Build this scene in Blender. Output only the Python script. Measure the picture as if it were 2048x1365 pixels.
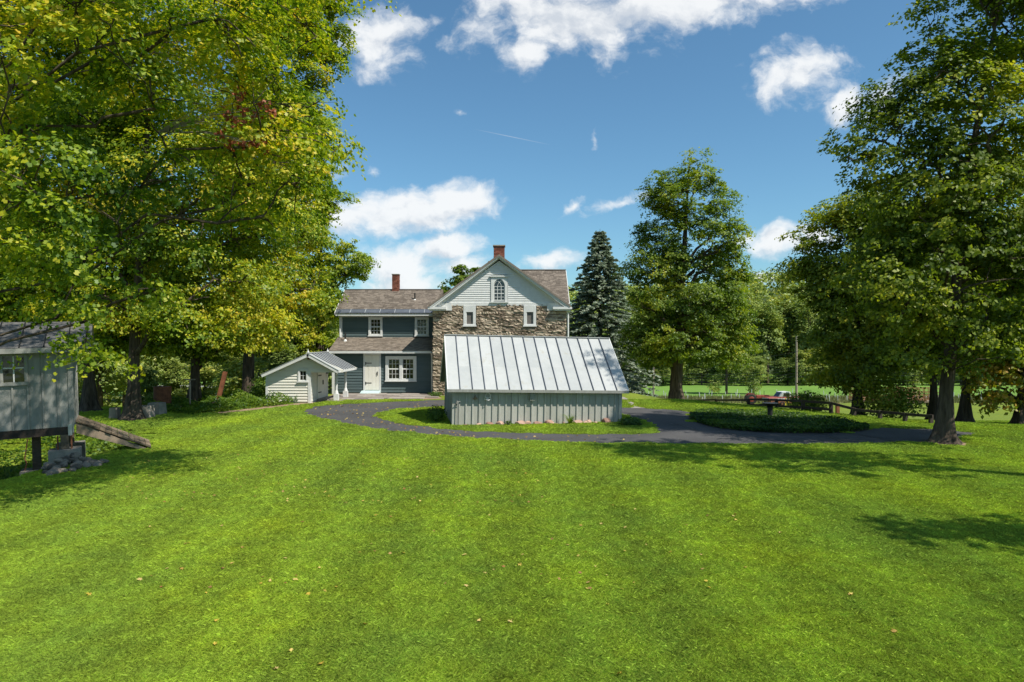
import bpy, bmesh, math, random
import numpy as np
from mathutils import Vector, Matrix
from mathutils.geometry import tessellate_polygon

for o in list(bpy.data.objects): bpy.data.objects.remove(o)
scene = bpy.context.scene
col = scene.collection
R = math.radians
F = 1365.33; CAMH = 2.95

# ---------------------------------------------------------------- camera
cd = bpy.data.cameras.new('camera'); cam = bpy.data.objects.new('camera', cd); col.objects.link(cam)
cam.location = (0, 0, CAMH); cam.rotation_euler = (R(90), 0, 0)
cd.sensor_width = 36; cd.lens = 24; cd.clip_start = 0.1; cd.clip_end = 5000
scene.camera = cam

# ---------------------------------------------------------------- sun, sky, exposure
SUN = Vector((1.4, -0.9, 2.15)).normalized()
sd = bpy.data.lights.new('sun', 'SUN'); sun = bpy.data.objects.new('sun', sd); col.objects.link(sun)
sd.energy = 4.4; sd.angle = R(0.53); sd.color = (1.0, 0.945, 0.85)
sun.rotation_euler = SUN.to_track_quat('Z', 'Y').to_euler(); sun.location = (30, -20, 60)
scene.view_settings.view_transform = 'Standard'; scene.view_settings.look = 'None'
scene.view_settings.exposure = 0.6; scene.view_settings.gamma = 1.0
scene.render.engine = 'CYCLES'

def build_world():
    w = bpy.data.worlds.new('World'); scene.world = w; w.use_nodes = True
    nt = w.node_tree; N = nt.nodes; L = nt.links; N.clear()
    out = N.new('ShaderNodeOutputWorld'); bg = N.new('ShaderNodeBackground')
    L.new(bg.outputs[0], out.inputs[0])
    sky = N.new('ShaderNodeTexSky'); sky.sky_type = 'NISHITA'; sky.sun_disc = False
    sky.sun_elevation = math.asin(SUN.z); sky.sun_rotation = math.atan2(SUN.x, SUN.y)
    sky.altitude = 200; sky.air_density = 1.0; sky.dust_density = 0.8; sky.ozone_density = 2.5
    bg.inputs[1].default_value = 0.108
    tc = N.new('ShaderNodeTexCoord'); D = tc.outputs['Generated']
    def m(op, a, b=None, c=None, clamp=False):
        n = N.new('ShaderNodeMath'); n.operation = op; n.use_clamp = clamp
        for i, x in enumerate((a, b, c)):
            if x is None: continue
            if isinstance(x, (int, float)): n.inputs[i].default_value = x
            else: L.new(x, n.inputs[i])
        return n.outputs[0]
    def vm(op, a, b=None):
        n = N.new('ShaderNodeVectorMath'); n.operation = op
        for i, x in enumerate((a, b)):
            if x is None: continue
            if isinstance(x, (tuple, list)): n.inputs[i].default_value = x
            else: L.new(x, n.inputs[i])
        return n
    def ss(x, lo, hi):
        n = N.new('ShaderNodeMapRange'); n.interpolation_type = 'SMOOTHSTEP'
        L.new(x, n.inputs[0]); n.inputs[1].default_value = lo; n.inputs[2].default_value = hi
        return n.outputs[0]
    def noise(vec, scale, det, rough=0.55):
        n = N.new('ShaderNodeTexNoise'); n.inputs['Scale'].default_value = scale
        n.inputs['Detail'].default_value = det; n.inputs['Roughness'].default_value = rough
        L.new(vec, n.inputs['Vector']); return n
    sep = N.new('ShaderNodeSeparateXYZ'); L.new(D, sep.inputs[0])
    yy = m('MAXIMUM', sep.outputs[1], 0.04)
    u = m('DIVIDE', sep.outputs[0], yy); v = m('DIVIDE', sep.outputs[2], yy)
    uv = N.new('ShaderNodeCombineXYZ'); L.new(u, uv.inputs[0]); L.new(v, uv.inputs[1])
    # domain warp so that cloud outlines are ragged
    wn = noise(uv.outputs[0], 9.0, 6, 0.6)
    wv = vm('SUBTRACT', wn.outputs['Color'], (0.5, 0.5, 0.5)).outputs[0]
    wv = vm('MULTIPLY', wv, (0.075, 0.05, 0)).outputs[0]
    uvw = vm('ADD', uv.outputs[0], wv).outputs[0]
    ell = [  # px, py, rx, ry, rot, weight : clouds seen in the sky
        (760, 80, 88, 72, 0, 1), (1130, 35, 200, 85, 0, 1.1), (1370, 5, 260, 60, 8, 1.1), (990, 60, 85, 62, 0, .8), (1060, 110, 55, 45, 40, .7),
        (1190, 110, 50, 50, 50, .6), (1600, 150, 105, 62, 10, .9), (1690, 215, 62, 36, 50, .8), (1775, 200, 40, 70, -30, .8), (1540, 112, 40, 18, 0, .6),
        (800, 428, 150, 56, 3, 1.2), (915, 402, 85, 46, 0, 1.15), (700, 440, 75, 52, 0, 1), (880, 500, 95, 34, 8, 1.1), (800, 530, 115, 45, 0, 1.0), (930, 540, 75, 38, 0, .85), (830, 570, 120, 26, 0, .8), (1095, 527, 70, 28, 5, .85),
        (1240, 402, 75, 17, 17, .8), (1140, 411, 28, 12, 35, .65), (1550, 482, 78, 34, 6, 1.15), (1620, 470, 60, 26, 0, .9), (1527, 562, 50, 14, 0, .85),
        (1193, 268, 9, 40, 0, .42), (915, 213, 18, 10, 0, .55), (672, 342, 40, 22, 0, .5), (735, 347, 22, 14, 0, .5), (870, 38, 22, 20, 0, .45)]
    def cloud_mask(vec):
        mask = None
        for px, py, rx, ry, rot, wt in ell:
            mp = N.new('ShaderNodeMapping'); mp.vector_type = 'TEXTURE'
            mp.inputs['Location'].default_value = ((px-1024)/F, (682.5-py)/F, 0)
            mp.inputs['Rotation'].default_value = (0, 0, R(rot))
            mp.inputs['Scale'].default_value = (rx/F, ry/F, 1)
            L.new(vec, mp.inputs['Vector'])
            g = m('MULTIPLY', m('SUBTRACT', 1.38, vm('LENGTH', mp.outputs[0]).outputs['Value']), wt)
            mask = g if mask is None else m('MAXIMUM', mask, g)
        return mask
    mask = cloud_mask(uvw); above = cloud_mask(vm('ADD', uvw, (0.006, 0.016, 0)).outputs[0])
    under = m('MAXIMUM', m('MINIMUM', m('SUBTRACT', above, mask), .8), -.4)
    # clouds of the same kind over the rest of the sky, outside this patch
    big = noise(vm('MULTIPLY', D, (1, 1, 2.2)).outputs[0], 2.6, 3, 0.5).outputs[0]
    gen = m('MULTIPLY', m('SUBTRACT', big, 0.53), 6.0)
    infr = m('MULTIPLY', m('MULTIPLY', ss(u, -0.95, -0.7), m('SUBTRACT', 1.0, ss(u, .72, .95))), m('MULTIPLY', ss(sep.outputs[1], .25, .45), m('SUBTRACT', 1.0, ss(v, .52, .7))))
    gen = m('SUBTRACT', gen, m('MULTIPLY', infr, 9.0))
    gen = m('SUBTRACT', gen, m('MULTIPLY', m('SUBTRACT', 1.0, ss(sep.outputs[2], 0.0, .15)), 3.0))
    mask = m('MAXIMUM', mask, gen)
    fb = noise(vm('MULTIPLY', uvw, (1, 1.25, 1)).outputs[0], 15.0, 9, 0.6).outputs[0]
    fb2 = noise(vm('ADD', vm('MULTIPLY', uvw, (1, 1.25, 1)).outputs[0], (0.012, 0.02, 0)).outputs[0], 15.0, 6, 0.55).outputs[0]
    field = m('ADD', mask, m('MULTIPLY', m('SUBTRACT', fb, 0.5), 2.6))
    dens = ss(field, 0.2, 1.15)
    # self-shading of the cloud: thick centres grey, sides turned to the sun bright
    rel = m('MULTIPLY', m('SUBTRACT', fb, fb2), 1.6)
    gcl = N.new('ShaderNodeMapping'); gcl.vector_type = 'TEXTURE'
    gcl.inputs['Location'].default_value = ((1170-1024)/F, (682.5-22)/F, 0); gcl.inputs['Scale'].default_value = (190/F, 62/F, 1)
    L.new(uvw, gcl.inputs['Vector'])
    core = m('SUBTRACT', 1.0, ss(vm('LENGTH', gcl.outputs[0]).outputs['Value'], 0.1, 1.1))
    lum = m('ADD', m('ADD', m('MULTIPLY_ADD', under, -0.30, 0.84), rel), m('MULTIPLY', core, -0.36))
    lum = m('MAXIMUM', m('MINIMUM', lum, 1.0), 0.3)
    cc = N.new('ShaderNodeMix'); cc.data_type = 'RGBA'
    L.new(ss(lum, 0.45, 0.95), cc.inputs['Factor'])
    cc.inputs['A'].default_value = (4.1, 4.4, 4.8, 1); cc.inputs['B'].default_value = (5.9, 6.0, 6.05, 1)
    # thin contrail
    a = Vector(((945-1024)/F, (682.5-258)/F)); b = Vector(((1105-1024)/F, (682.5-291)/F))
    ct = N.new('ShaderNodeMapping'); ct.vector_type = 'TEXTURE'
    ct.inputs['Location'].default_value = ((a.x+b.x)/2, (a.y+b.y)/2, 0); ct.inputs['Rotation'].default_value = (0, 0, math.atan2((b-a).y, (b-a).x))
    ct.inputs['Scale'].default_value = ((b-a).length/2, 1.3/F, 1); L.new(uv.outputs[0], ct.inputs['Vector'])
    trail = m('MULTIPLY', m('SUBTRACT', 1.0, vm('LENGTH', ct.outputs[0]).outputs['Value'], clamp=True), 0.35)
    fac = m('MAXIMUM', m('MULTIPLY', dens, 0.93), trail)
    tint = N.new('ShaderNodeMix'); tint.data_type = 'RGBA'; tint.blend_type = 'MULTIPLY'; tint.inputs['Factor'].default_value = 1.0
    L.new(sky.outputs[0], tint.inputs['A']); tint.inputs['B'].default_value = SKYTINT
    mx = N.new('ShaderNodeMix'); mx.data_type = 'RGBA'
    L.new(fac, mx.inputs['Factor']); L.new(tint.outputs['Result'], mx.inputs['A']); L.new(cc.outputs['Result'], mx.inputs['B'])
    L.new(mx.outputs['Result'], bg.inputs[0])
SKYTINT = (0.57, 0.81, 0.845, 1)
build_world()

# ---------------------------------------------------------------- helpers
def GP(px, py, z=0.0):
    """photo pixel -> point on the horizontal plane z"""
    Z = (CAMH-z)*F/(py-682.5); return ((px-1024)/F*Z, Z)
def PX(px, Z): return (px-1024)/F*Z
def PZ(py, Z): return CAMH-(py-682.5)/F*Z
def sst(x, a, b):
    t = np.clip((np.asarray(x, float)-a)/(b-a), 0, 1); return t*t*(3-2*t)
def gz(x, y):
    """terrain height: a knoll that falls to the field behind and to both sides"""
    x = np.asarray(x, float); y = np.asarray(y, float)
    z0 = np.interp(x, [-60, -14, -12, -9, 3.5, 8, 14.5, 18, 60], [27, 29, 38, 52, 52, 34, 24.5, 22.5, 22.5])
    d = np.maximum(y-z0, 0); d = d*d/(d+2.0)
    z = -0.112*d
    lim = 6.4
    z = -lim*(1-np.exp(-(np.maximum(-z, 0)/lim)**2.2))**(1/2.2)
    dip = sst(-x, 10.5, 12.0)*sst(y, 13.0, 15.2)*(1-sst(y, 20.0, 24.5))
    z = z-1.0*dip
    return z
def gzf(x, y): return float(gz(x, y))

def tag(o, label=None, cat=None, group=None, kind=None):
    if label: o['label'] = label
    if cat: o['category'] = cat
    if group: o['group'] = group
    if kind: o['kind'] = kind
    return o
def empty(name, loc, label, cat, group=None, rz=0, rot=None):
    o = bpy.data.objects.new(name, None); col.objects.link(o)
    o.location = loc; o.rotation_euler = rot if rot else (0, 0, rz); o.empty_display_size = 0.2
    return tag(o, label, cat, group)
def rootof(p):
    while p.parent: p = p.parent
    return p
def link(name, me, parent=None, loc=None, world=True):
    o = bpy.data.objects.new(name, me); col.objects.link(o)
    if parent is not None: o.parent = parent
    if loc is not None: o.location = loc
    return o

class MB:
    def __init__(s): s.v = []; s.f = []
    def add(s, vs, fs):
        n = len(s.v); s.v += [tuple(p) for p in vs]; s.f += [tuple(i+n for i in f) for f in fs]; return s
    def box(s, x0, x1, y0, y1, z0, z1):
        return s.add([(x0,y0,z0),(x1,y0,z0),(x1,y1,z0),(x0,y1,z0),(x0,y0,z1),(x1,y0,z1),(x1,y1,z1),(x0,y1,z1)],
                     [(0,3,2,1),(4,5,6,7),(0,1,5,4),(1,2,6,5),(2,3,7,6),(3,0,4,7)])
    def beam(s, p0, p1, w, h, up=(0,0,1)):
        p0 = Vector(p0); p1 = Vector(p1); d = (p1-p0).normalized(); up = Vector(up)
        sd_ = d.cross(up).normalized(); u = sd_.cross(d).normalized()
        vs = []
        for p in (p0, p1):
            for a, b in ((-1,-1),(1,-1),(1,1),(-1,1)): vs.append(p+sd_*(a*w/2)+u*(b*h/2))
        return s.add(vs, [(0,1,2,3),(7,6,5,4),(0,4,5,1),(1,5,6,2),(2,6,7,3),(3,7,4,0)])
    def prism(s, pts, d):
        """extrude a 3-D polygon along vector d"""
        n = len(pts); d = Vector(d); a = [Vector(p) for p in pts]
        return s.add(a+[p+d for p in a], [tuple(range(n))[::-1], tuple(range(n, 2*n))]+[(i,(i+1)%n,n+(i+1)%n,n+i) for i in range(n)])
    def tube(s, pts, rad, n=8, caps=True):
        pts = [Vector(p) for p in pts]
        if isinstance(rad, (int, float)): rad = [rad]*len(pts)
        b = len(s.v); ref = Vector((0.31, 0.17, 0.93))
        for i, p in enumerate(pts):
            t = (pts[min(i+1, len(pts)-1)]-pts[max(i-1, 0)]).normalized()
            if abs(t.dot(ref)) > .95: rf = Vector((1,0,0))
            else: rf = ref
            a = t.cross(rf).normalized(); c = t.cross(a)
            for k in range(n):
                an = 2*math.pi*k/n; s.v.append(tuple(p+(a*math.cos(an)+c*math.sin(an))*rad[i]))
        for i in range(len(pts)-1):
            for k in range(n):
                k2 = (k+1)%n; s.f.append((b+i*n+k, b+i*n+k2, b+(i+1)*n+k2, b+(i+1)*n+k))
        if caps:
            s.f.append(tuple(b+k for k in range(n))[::-1]); s.f.append(tuple(b+(len(pts)-1)*n+k for k in range(n)))
        return s
    def build(s, name, mat, parent=None, local=False, smooth=False, bevel=0):
        vs = s.v
        if parent is not None and not local:
            L0 = rootof(parent).location; vs = [(x-L0.x, y-L0.y, z-L0.z) for x, y, z in vs]
        me = bpy.data.meshes.new(name); me.from_pydata(vs, [], s.f); me.update()
        bm = bmesh.new(); bm.from_mesh(me); bmesh.ops.recalc_face_normals(bm, faces=bm.faces)
        if bevel: bmesh.ops.bevel(bm, geom=list(bm.edges), offset=bevel, segments=1, affect='EDGES')
        bm.to_mesh(me); bm.free()
        me.materials.append(mat)
        if smooth: me.polygons.foreach_set('use_smooth', [True]*len(me.polygons))
        return link(name, me, parent)
def box(name, mat, parent, *a, local=False, bevel=0): return MB().box(*a).build(name, mat, parent, local, bevel=bevel)

def np_mesh(name, V, Fc, mat, parent=None, smooth=False):
    """V (n,3) array, Fc (m,k) array"""
    me = bpy.data.meshes.new(name); V = np.ascontiguousarray(V, np.float32); m, k = Fc.shape
    me.vertices.add(len(V)); me.vertices.foreach_set('co', V.ravel())
    me.loops.add(m*k); me.loops.foreach_set('vertex_index', np.ascontiguousarray(Fc, np.int32).ravel())
    me.polygons.add(m); me.polygons.foreach_set('loop_start', np.arange(0, m*k, k, dtype=np.int32))
    try: me.polygons.foreach_set('loop_total', np.full(m, k, np.int32))
    except Exception: pass
    me.update(calc_edges=True); me.materials.append(mat)
    if smooth: me.polygons.foreach_set('use_smooth', np.ones(m, bool))
    return link(name, me, parent)

# ---------------------------------------------------------------- materials
def new_mat(name):
    m = bpy.data.materials.new(name); m.use_nodes = True; nt = m.node_tree
    return m, nt.nodes, nt.links, nt.nodes['Principled BSDF']
def ramp(N, L, src, stops):
    r = N.new('ShaderNodeValToRGB'); cr = r.color_ramp
    while len(cr.elements) < len(stops): cr.elements.new(0.5)
    for e, (p, c) in zip(cr.elements, stops): e.position = p; e.color = (*c, 1)
    L.new(src, r.inputs[0]); return r.outputs[0]
def surf(name, c1, c2, scale=3.0, rough=0.7, bump=0.0, bscale=40.0, stretch=(1,1,1), metal=0.0, island=0.0, stain=None, stscale=0.8, spec=0.4):
    """painted / weathered surface: two tones, fine relief, piece to piece variation, optional stains"""
    m, N, L, B = new_mat(name)
    tc = N.new('ShaderNodeNewGeometry')
    mp = N.new('ShaderNodeMapping'); mp.inputs['Scale'].default_value = stretch; L.new(tc.outputs['Position'], mp.inputs[0])
    nz = N.new('ShaderNodeTexNoise'); nz.inputs['Scale'].default_value = scale; nz.inputs['Detail'].default_value = 6; nz.inputs['Roughness'].default_value = .65
    L.new(mp.outputs[0], nz.inputs['Vector'])
    src = nz.outputs[0]
    if island:
        oi = N.new('ShaderNodeObjectInfo')
        ad = N.new('ShaderNodeMath'); ad.operation = 'ADD'; L.new(tc.outputs['Random Per Island'], ad.inputs[0]); L.new(oi.outputs['Random'], ad.inputs[1])
        fr = N.new('ShaderNodeMath'); fr.operation = 'FRACT'; L.new(ad.outputs[0], fr.inputs[0])
        mm = N.new('ShaderNodeMath'); mm.operation = 'MULTIPLY_ADD'; L.new(fr.outputs[0], mm.inputs[0]); mm.inputs[1].default_value = island
        L.new(nz.outputs[0], mm.inputs[2])
        sb = N.new('ShaderNodeMath'); sb.operation = 'SUBTRACT'; L.new(mm.outputs[0], sb.inputs[0]); sb.inputs[1].default_value = island/2; src = sb.outputs[0]
    c = ramp(N, L, src, [(0.3, c1), (0.7, c2)])
    if stain:
        n2 = N.new('ShaderNodeTexNoise'); n2.inputs['Scale'].default_value = stscale; n2.inputs['Detail'].default_value = 8; n2.inputs['Roughness'].default_value = .7
        L.new(mp.outputs[0], n2.inputs['Vector'])
        mr = N.new('ShaderNodeMapRange'); mr.inputs[1].default_value = .58; mr.inputs[2].default_value = .78; mr.inputs[4].default_value = .75; L.new(n2.outputs[0], mr.inputs[0])
        mx = N.new('ShaderNodeMix'); mx.data_type = 'RGBA'; L.new(mr.outputs[0], mx.inputs['Factor']); L.new(c, mx.inputs['A']); mx.inputs['B'].default_value = (*stain, 1); c = mx.outputs['Result']
    L.new(c, B.inputs['Base Color']); B.inputs['Roughness'].default_value = rough; B.inputs['Metallic'].default_value = metal
    B.inputs['Specular IOR Level'].default_value = spec
    if bump:
        nb = N.new('ShaderNodeTexNoise'); nb.inputs['Scale'].default_value = bscale; nb.inputs['Detail'].default_value = 5; L.new(mp.outputs[0], nb.inputs['Vector'])
        bp = N.new('ShaderNodeBump'); bp.inputs['Strength'].default_value = bump; bp.inputs['Distance'].default_value = 0.02
        L.new(nb.outputs[0], bp.inputs['Height']); L.new(bp.outputs[0], B.inputs['Normal'])
    return m
def leafmat(name, stops, nscale=0.35, rnd=0.45, trans=0.46, tmul=(1.35, 1.4, .5), gloss=.5):
    """leaves: colour by clump (noise) and by leaf, light shines through"""
    m, N, L, B = new_mat(name); N.remove(B); out = N['Material Output']
    g = N.new('ShaderNodeNewGeometry')
    nz = N.new('ShaderNodeTexNoise'); nz.inputs['Scale'].default_value = nscale; nz.inputs['Detail'].default_value = 3; L.new(g.outputs['Position'], nz.inputs['Vector'])
    a = N.new('ShaderNodeMath'); a.operation = 'MULTIPLY_ADD'; L.new(g.outputs['Random Per Island'], a.inputs[0]); a.inputs[1].default_value = rnd
    b = N.new('ShaderNodeMath'); b.operation = 'MULTIPLY_ADD'; L.new(nz.outputs[0], b.inputs[0]); b.inputs[1].default_value = 1.9; b.inputs[2].default_value = -.45-rnd/2
    L.new(b.outputs[0], a.inputs[2])
    c = ramp(N, L, a.outputs[0], stops)
    tm = N.new('ShaderNodeMix'); tm.data_type = 'RGBA'; tm.blend_type = 'MULTIPLY'; tm.inputs['Factor'].default_value = 1; L.new(c, tm.inputs['A']); tm.inputs['B'].default_value = (*tmul, 1)
    d = N.new('ShaderNodeBsdfDiffuse'); t = N.new('ShaderNodeBsdfTranslucent'); L.new(c, d.inputs[0]); L.new(tm.outputs['Result'], t.inputs[0])
    mx = N.new('ShaderNodeMixShader'); mx.inputs[0].default_value = trans; L.new(d.outputs[0], mx.inputs[1]); L.new(t.outputs[0], mx.inputs[2])
    gl = N.new('ShaderNodeBsdfGlossy'); gl.inputs['Roughness'].default_value = gloss; gl.inputs[0].default_value = (.9, .95, 1, 1)
    m2 = N.new('ShaderNodeMixShader'); m2.inputs[0].default_value = .02; L.new(mx.outputs[0], m2.inputs[1]); L.new(gl.outputs[0], m2.inputs[2])
    L.new(m2.outputs[0], out.inputs[0])
    return m
def lawnmat(name, blade):
    """mown lawn: cool and warm patches, faint mowing bands; rough meadow then hay field further out"""
    m, N, L, B = new_mat(name); out = N['Material Output']
    g = N.new('ShaderNodeNewGeometry'); P = g.outputs['Position']
    def nz(scale, det=4, st=(1,1,1)):
        mp = N.new('ShaderNodeMapping'); mp.inputs['Scale'].default_value = st; L.new(P, mp.inputs[0])
        n = N.new('ShaderNodeTexNoise'); n.inputs['Scale'].default_value = scale; n.inputs['Detail'].default_value = det; L.new(mp.outputs[0], n.inputs['Vector']); return n.outputs[0]
    def ma(op, a, b, c=None):
        n = N.new('ShaderNodeMath'); n.operation = op
        for i, x in enumerate((a, b, c)):
            if x is None: continue
            if isinstance(x, (int, float)): n.inputs[i].default_value = x
            else: L.new(x, n.inputs[i])
        return n.outputs[0]
    big = nz(0.42, 4, (1, .8, 1)); med = nz(2.2, 4); fine = nz(60 if not blade else 30, 3)
    wv = N.new('ShaderNodeTexWave'); wv.inputs['Scale'].default_value = .17; wv.inputs['Distortion'].default_value = 1.2; wv.inputs['Detail'].default_value = 2; wv.bands_direction = 'X'
    L.new(P, wv.inputs['Vector'])
    hue = ma('ADD', ma('MULTIPLY_ADD', big, 1.15, -.30), ma('MULTIPLY_ADD', med, .5, -.22))
    c = ramp(N, L, hue, [(.12, LAWN[0]), (.45, LAWN[1]), (.75, LAWN[2]), (1.0, LAWN[3])])
    # mown bands running away from the house, faint; blade to blade and fine variation
    v_ = ma('ADD', ma('MULTIPLY_ADD', wv.outputs[1], .17, .90), ma('MULTIPLY_ADD', fine, .6, -.3))
    v_ = ma('ADD', v_, ma('MULTIPLY_ADD', nz(5.5, 5, (1, .6, 1)), 1.0, -.45))
    if blade: v_ = ma('ADD', v_, ma('MULTIPLY_ADD', g.outputs['Random Per Island'], .9, -.40))
    v_ = ma('MAXIMUM', ma('MULTIPLY', v_, 1.0 if blade else .42), .05)  # bare ground darkened in place of the shade between blades
    hs = N.new('ShaderNodeVectorMath'); hs.operation = 'SCALE'; L.new(c, hs.inputs[0]); L.new(v_, hs.inputs['Scale']); c = hs.outputs[0]
    sp = N.new('ShaderNodeSeparateXYZ'); L.new(P, sp.inputs[0])
    def band(lo, hi):
        r = N.new('ShaderNodeMapRange'); r.inputs[1].default_value = lo; r.inputs[2].default_value = hi; L.new(ma('ADD', sp.outputs[1], ma('MULTIPLY_ADD', nz(.25, 3), 14, -7)), r.inputs[0]); return r.outputs[0]
    def mixc(f, a, col_):
        x = N.new('ShaderNodeMix'); x.data_type = 'RGBA'; L.new(f, x.inputs['Factor']); L.new(a, x.inputs['A'])
        if isinstance(col_, tuple): x.inputs['B'].default_value = (*col_, 1)
        else: L.new(col_, x.inputs['B'])
        return x.outputs['Result']
    if not blade:
        rough = ramp(N, L, nz(.5, 6), [(.35, (.115, .15, .04)), (.65, (.2, .19, .075))])
        c = mixc(band(96, 100), c, rough)
        hay = ramp(N, L, nz(.12, 5, (1, .3, 1)), [(.3, (.11, .21, .035)), (.7, (.15, .26, .05))])
        c = mixc(band(110, 113), c, hay)
    L.new(c, B.inputs['Base Color']); B.inputs['Roughness'].default_value = .9; B.inputs['Specular IOR Level'].default_value = .15
    if blade:
        t = N.new('ShaderNodeBsdfTranslucent'); L.new(c, t.inputs[0])
        mx = N.new('ShaderNodeMixShader'); mx.inputs[0].default_value = .45; L.new(B.outputs[0], mx.inputs[1]); L.new(t.outputs[0], mx.inputs[2]); L.new(mx.outputs[0], out.inputs[0])
    else:
        bp = N.new('ShaderNodeBump'); bp.inputs['Strength'].default_value = .7; bp.inputs['Distance'].default_value = .05
        L.new(nz(22, 5), bp.inputs['Height']); L.new(bp.outputs[0], B.inputs['Normal'])
    return m
LAWN = [(.285, .40, .058), (.37, .475, .05), (.45, .525, .04), (.54, .57, .095)]
def glassmat():
    m, N, L, B = new_mat('window_glass'); B.inputs['Base Color'].default_value = (.018, .018, .017, 1); B.inputs['Roughness'].default_value = .04
    B.inputs['Specular IOR Level'].default_value = .8
    tc = N.new('ShaderNodeNewGeometry'); nb = N.new('ShaderNodeTexNoise'); nb.inputs['Scale'].default_value = 2.5; L.new(tc.outputs['Position'], nb.inputs['Vector'])
    bp = N.new('ShaderNodeBump'); bp.inputs['Strength'].default_value = .12; bp.inputs['Distance'].default_value = .05; L.new(nb.outputs[0], bp.inputs['Height']); L.new(bp.outputs[0], B.inputs['Normal'])
    return m
M = {}
M['lawn'] = lawnmat('lawn_ground', False); M['blade'] = lawnmat('grass_blades', True)
M['white'] = surf('white_paint', (.56, .565, .55), (.66, .66, .635), 5, .55, .15, 30, stain=(.45, .45, .42), stscale=1.5)
M['cream'] = surf('cream_white_paint', (.62, .60, .53), (.72, .70, .62), 4, .6, .2, 30, stretch=(.4, .4, 2), stain=(.45, .43, .36), stscale=1.2)
M['green'] = surf('dark_green_siding', (.062, .092, .095), (.088, .122, .125), 3, .55, .15, 40, stretch=(.3, .3, 3), island=.25)
M['sage'] = surf('sage_grey_paint', (.315, .315, .275), (.395, .395, .35), 2.5, .7, .3, 25, stretch=(3, 3, .5), island=.35, stain=(.20, .21, .17), stscale=1.1)
M['pale'] = surf('pale_grey_paint', (.20, .20, .18), (.28, .28, .255), 2.5, .65, .3, 25, stretch=(3, 3, .5), island=.3, stain=(.22, .24, .22))
M['tin'] = surf('painted_tin_roof', (.34, .355, .35), (.42, .43, .42), 1.2, .42, .25, 2.5, stretch=(1, 1, 1), island=.3, stain=(.30, .27, .18), stscale=2.3, spec=.5)
M['tin_old'] = surf('weathered_tin_roof', (.06, .058, .054), (.14, .135, .128), 3, .85, .2, 8, stain=(.12, .11, .09), stscale=2)
M['seam'] = surf('tin_seam', (.33, .35, .36), (.45, .47, .47), 4, .5)
M['shingle'] = surf('asphalt_shingles', (.118, .098, .080), (.215, .180, .148), 1.6, .9, .4, 90, island=.45, spec=.2)
M['shingle_old'] = surf('worn_shingles', (.148, .122, .098), (.25, .208, .168), 1.4, .9, .4, 90, island=.4, stain=(.07, .055, .045), stscale=.9, spec=.2)
M['flash'] = surf('dark_metal_flashing', (.09, .10, .12), (.15, .165, .19), 2, .4, .1, 5, metal=.3)
M['stone'] = surf('ledge_stone', (.19, .145, .105), (.48, .39, .29), 1.8, .9, .6, 14, island=.7, spec=.2)
M['mortar'] = surf('lime_mortar', (.22, .17, .12), (.32, .26, .19), 6, .95, .5, 30)
M['brick'] = surf('chimney_brick', (.14, .05, .034), (.26, .10, .072), 5, .9, .4, 40, island=.6, spec=.2)
M['bmortar'] = surf('brick_mortar', (.25, .2, .16), (.32, .27, .22), 8, .95)
M['terracotta'] = surf('terracotta', (.42, .22, .09), (.52, .3, .13), 8, .8)
M['glass'] = glassmat()
M['screen'] = surf('window_screen', (.10, .09, .08), (.15, .135, .12), 6, .6)
M['door'] = surf('off_white_door', (.66, .63, .55), (.76, .74, .66), 3, .5, .1, 25, stretch=(3, 3, .5))
M['ramp'] = surf('pale_blue_paint', (.36, .48, .49), (.46, .57, .57), 4, .6)
M['iron'] = surf('black_iron', (.012, .012, .012), (.03, .028, .026), 10, .5)
M['rust'] = surf('rusty_steel', (.10, .035, .018), (.25, .09, .04), 6, .8, .4, 30, island=.2)
M['asphalt'] = surf('asphalt', (.056, .054, .054), (.086, .083, .082), .6, .85, .5, 160, spec=.3, stain=(.12, .118, .118), stscale=.35)
M['crack'] = surf('tar_crack_filler', (.008, .008, .009), (.014, .014, .016), 8, .5)
M['concrete'] = surf('concrete', (.17, .15, .125), (.34, .31, .265), 2.5, .9, .5, 30, stain=(.14, .12, .1), stscale=1.5)
M['flag'] = surf('flagstone', (.19, .16, .14), (.33, .29, .25), 3, .85, .4, 30, island=.5)
M['dirt'] = surf('bare_dirt', (.18, .12, .075), (.33, .24, .15), 3, .95, .6, 40)
M['rock'] = surf('field_stone', (.085, .070, .054), (.23, .19, .15), 4, .9, .6, 12, island=.5)
M['rrock'] = surf('red_field_stone', (.24, .135, .10), (.44, .29, .22), 4, .9, .6, 12, island=.6)
M['oldwood'] = surf('weathered_timber', (.10, .075, .05), (.24, .18, .12), 3, .9, .5, 18, stretch=(1, 1, 5), island=.35)
M['darkwood'] = surf('dark_timber', (.03, .022, .017), (.065, .05, .038), 4, .9, .4, 20, island=.3)
M['palewood'] = surf('pale_timber', (.19, .145, .10), (.31, .24, .17), 4, .85, .4, 20, stretch=(1, 1, .3))
M['polewood'] = surf('grey_pole_wood', (.19, .15, .11), (.36, .3, .24), 3, .9, .3, 20, stretch=(4, 4, .3))
M['bark'] = surf('maple_bark', (.026, .020, .015), (.135, .105, .078), 2.6, .95, 1.0, 6, stretch=(4, 4, .5), spec=.15)
M['bark_light'] = surf('grey_twig_bark', (.20, .17, .14), (.36, .32, .27), 4, .9)
M['soil'] = surf('garden_soil', (.035, .026, .018), (.07, .052, .035), 4, .95, .5, 30)
M['red'] = surf('faded_red_paint', (.24, .045, .03), (.36, .08, .05), 2, .5, island=.1)
M['rubber'] = surf('tyre_rubber', (.018, .018, .018), (.035, .034, .033), 8, .85)
M['chrome'] = surf('grey_metal', (.35, .35, .36), (.5, .5, .5), 6, .35, metal=.7)
M['yellow'] = surf('yellow_paint', (.55, .38, .02), (.7, .5, .04), 5, .5)
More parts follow.
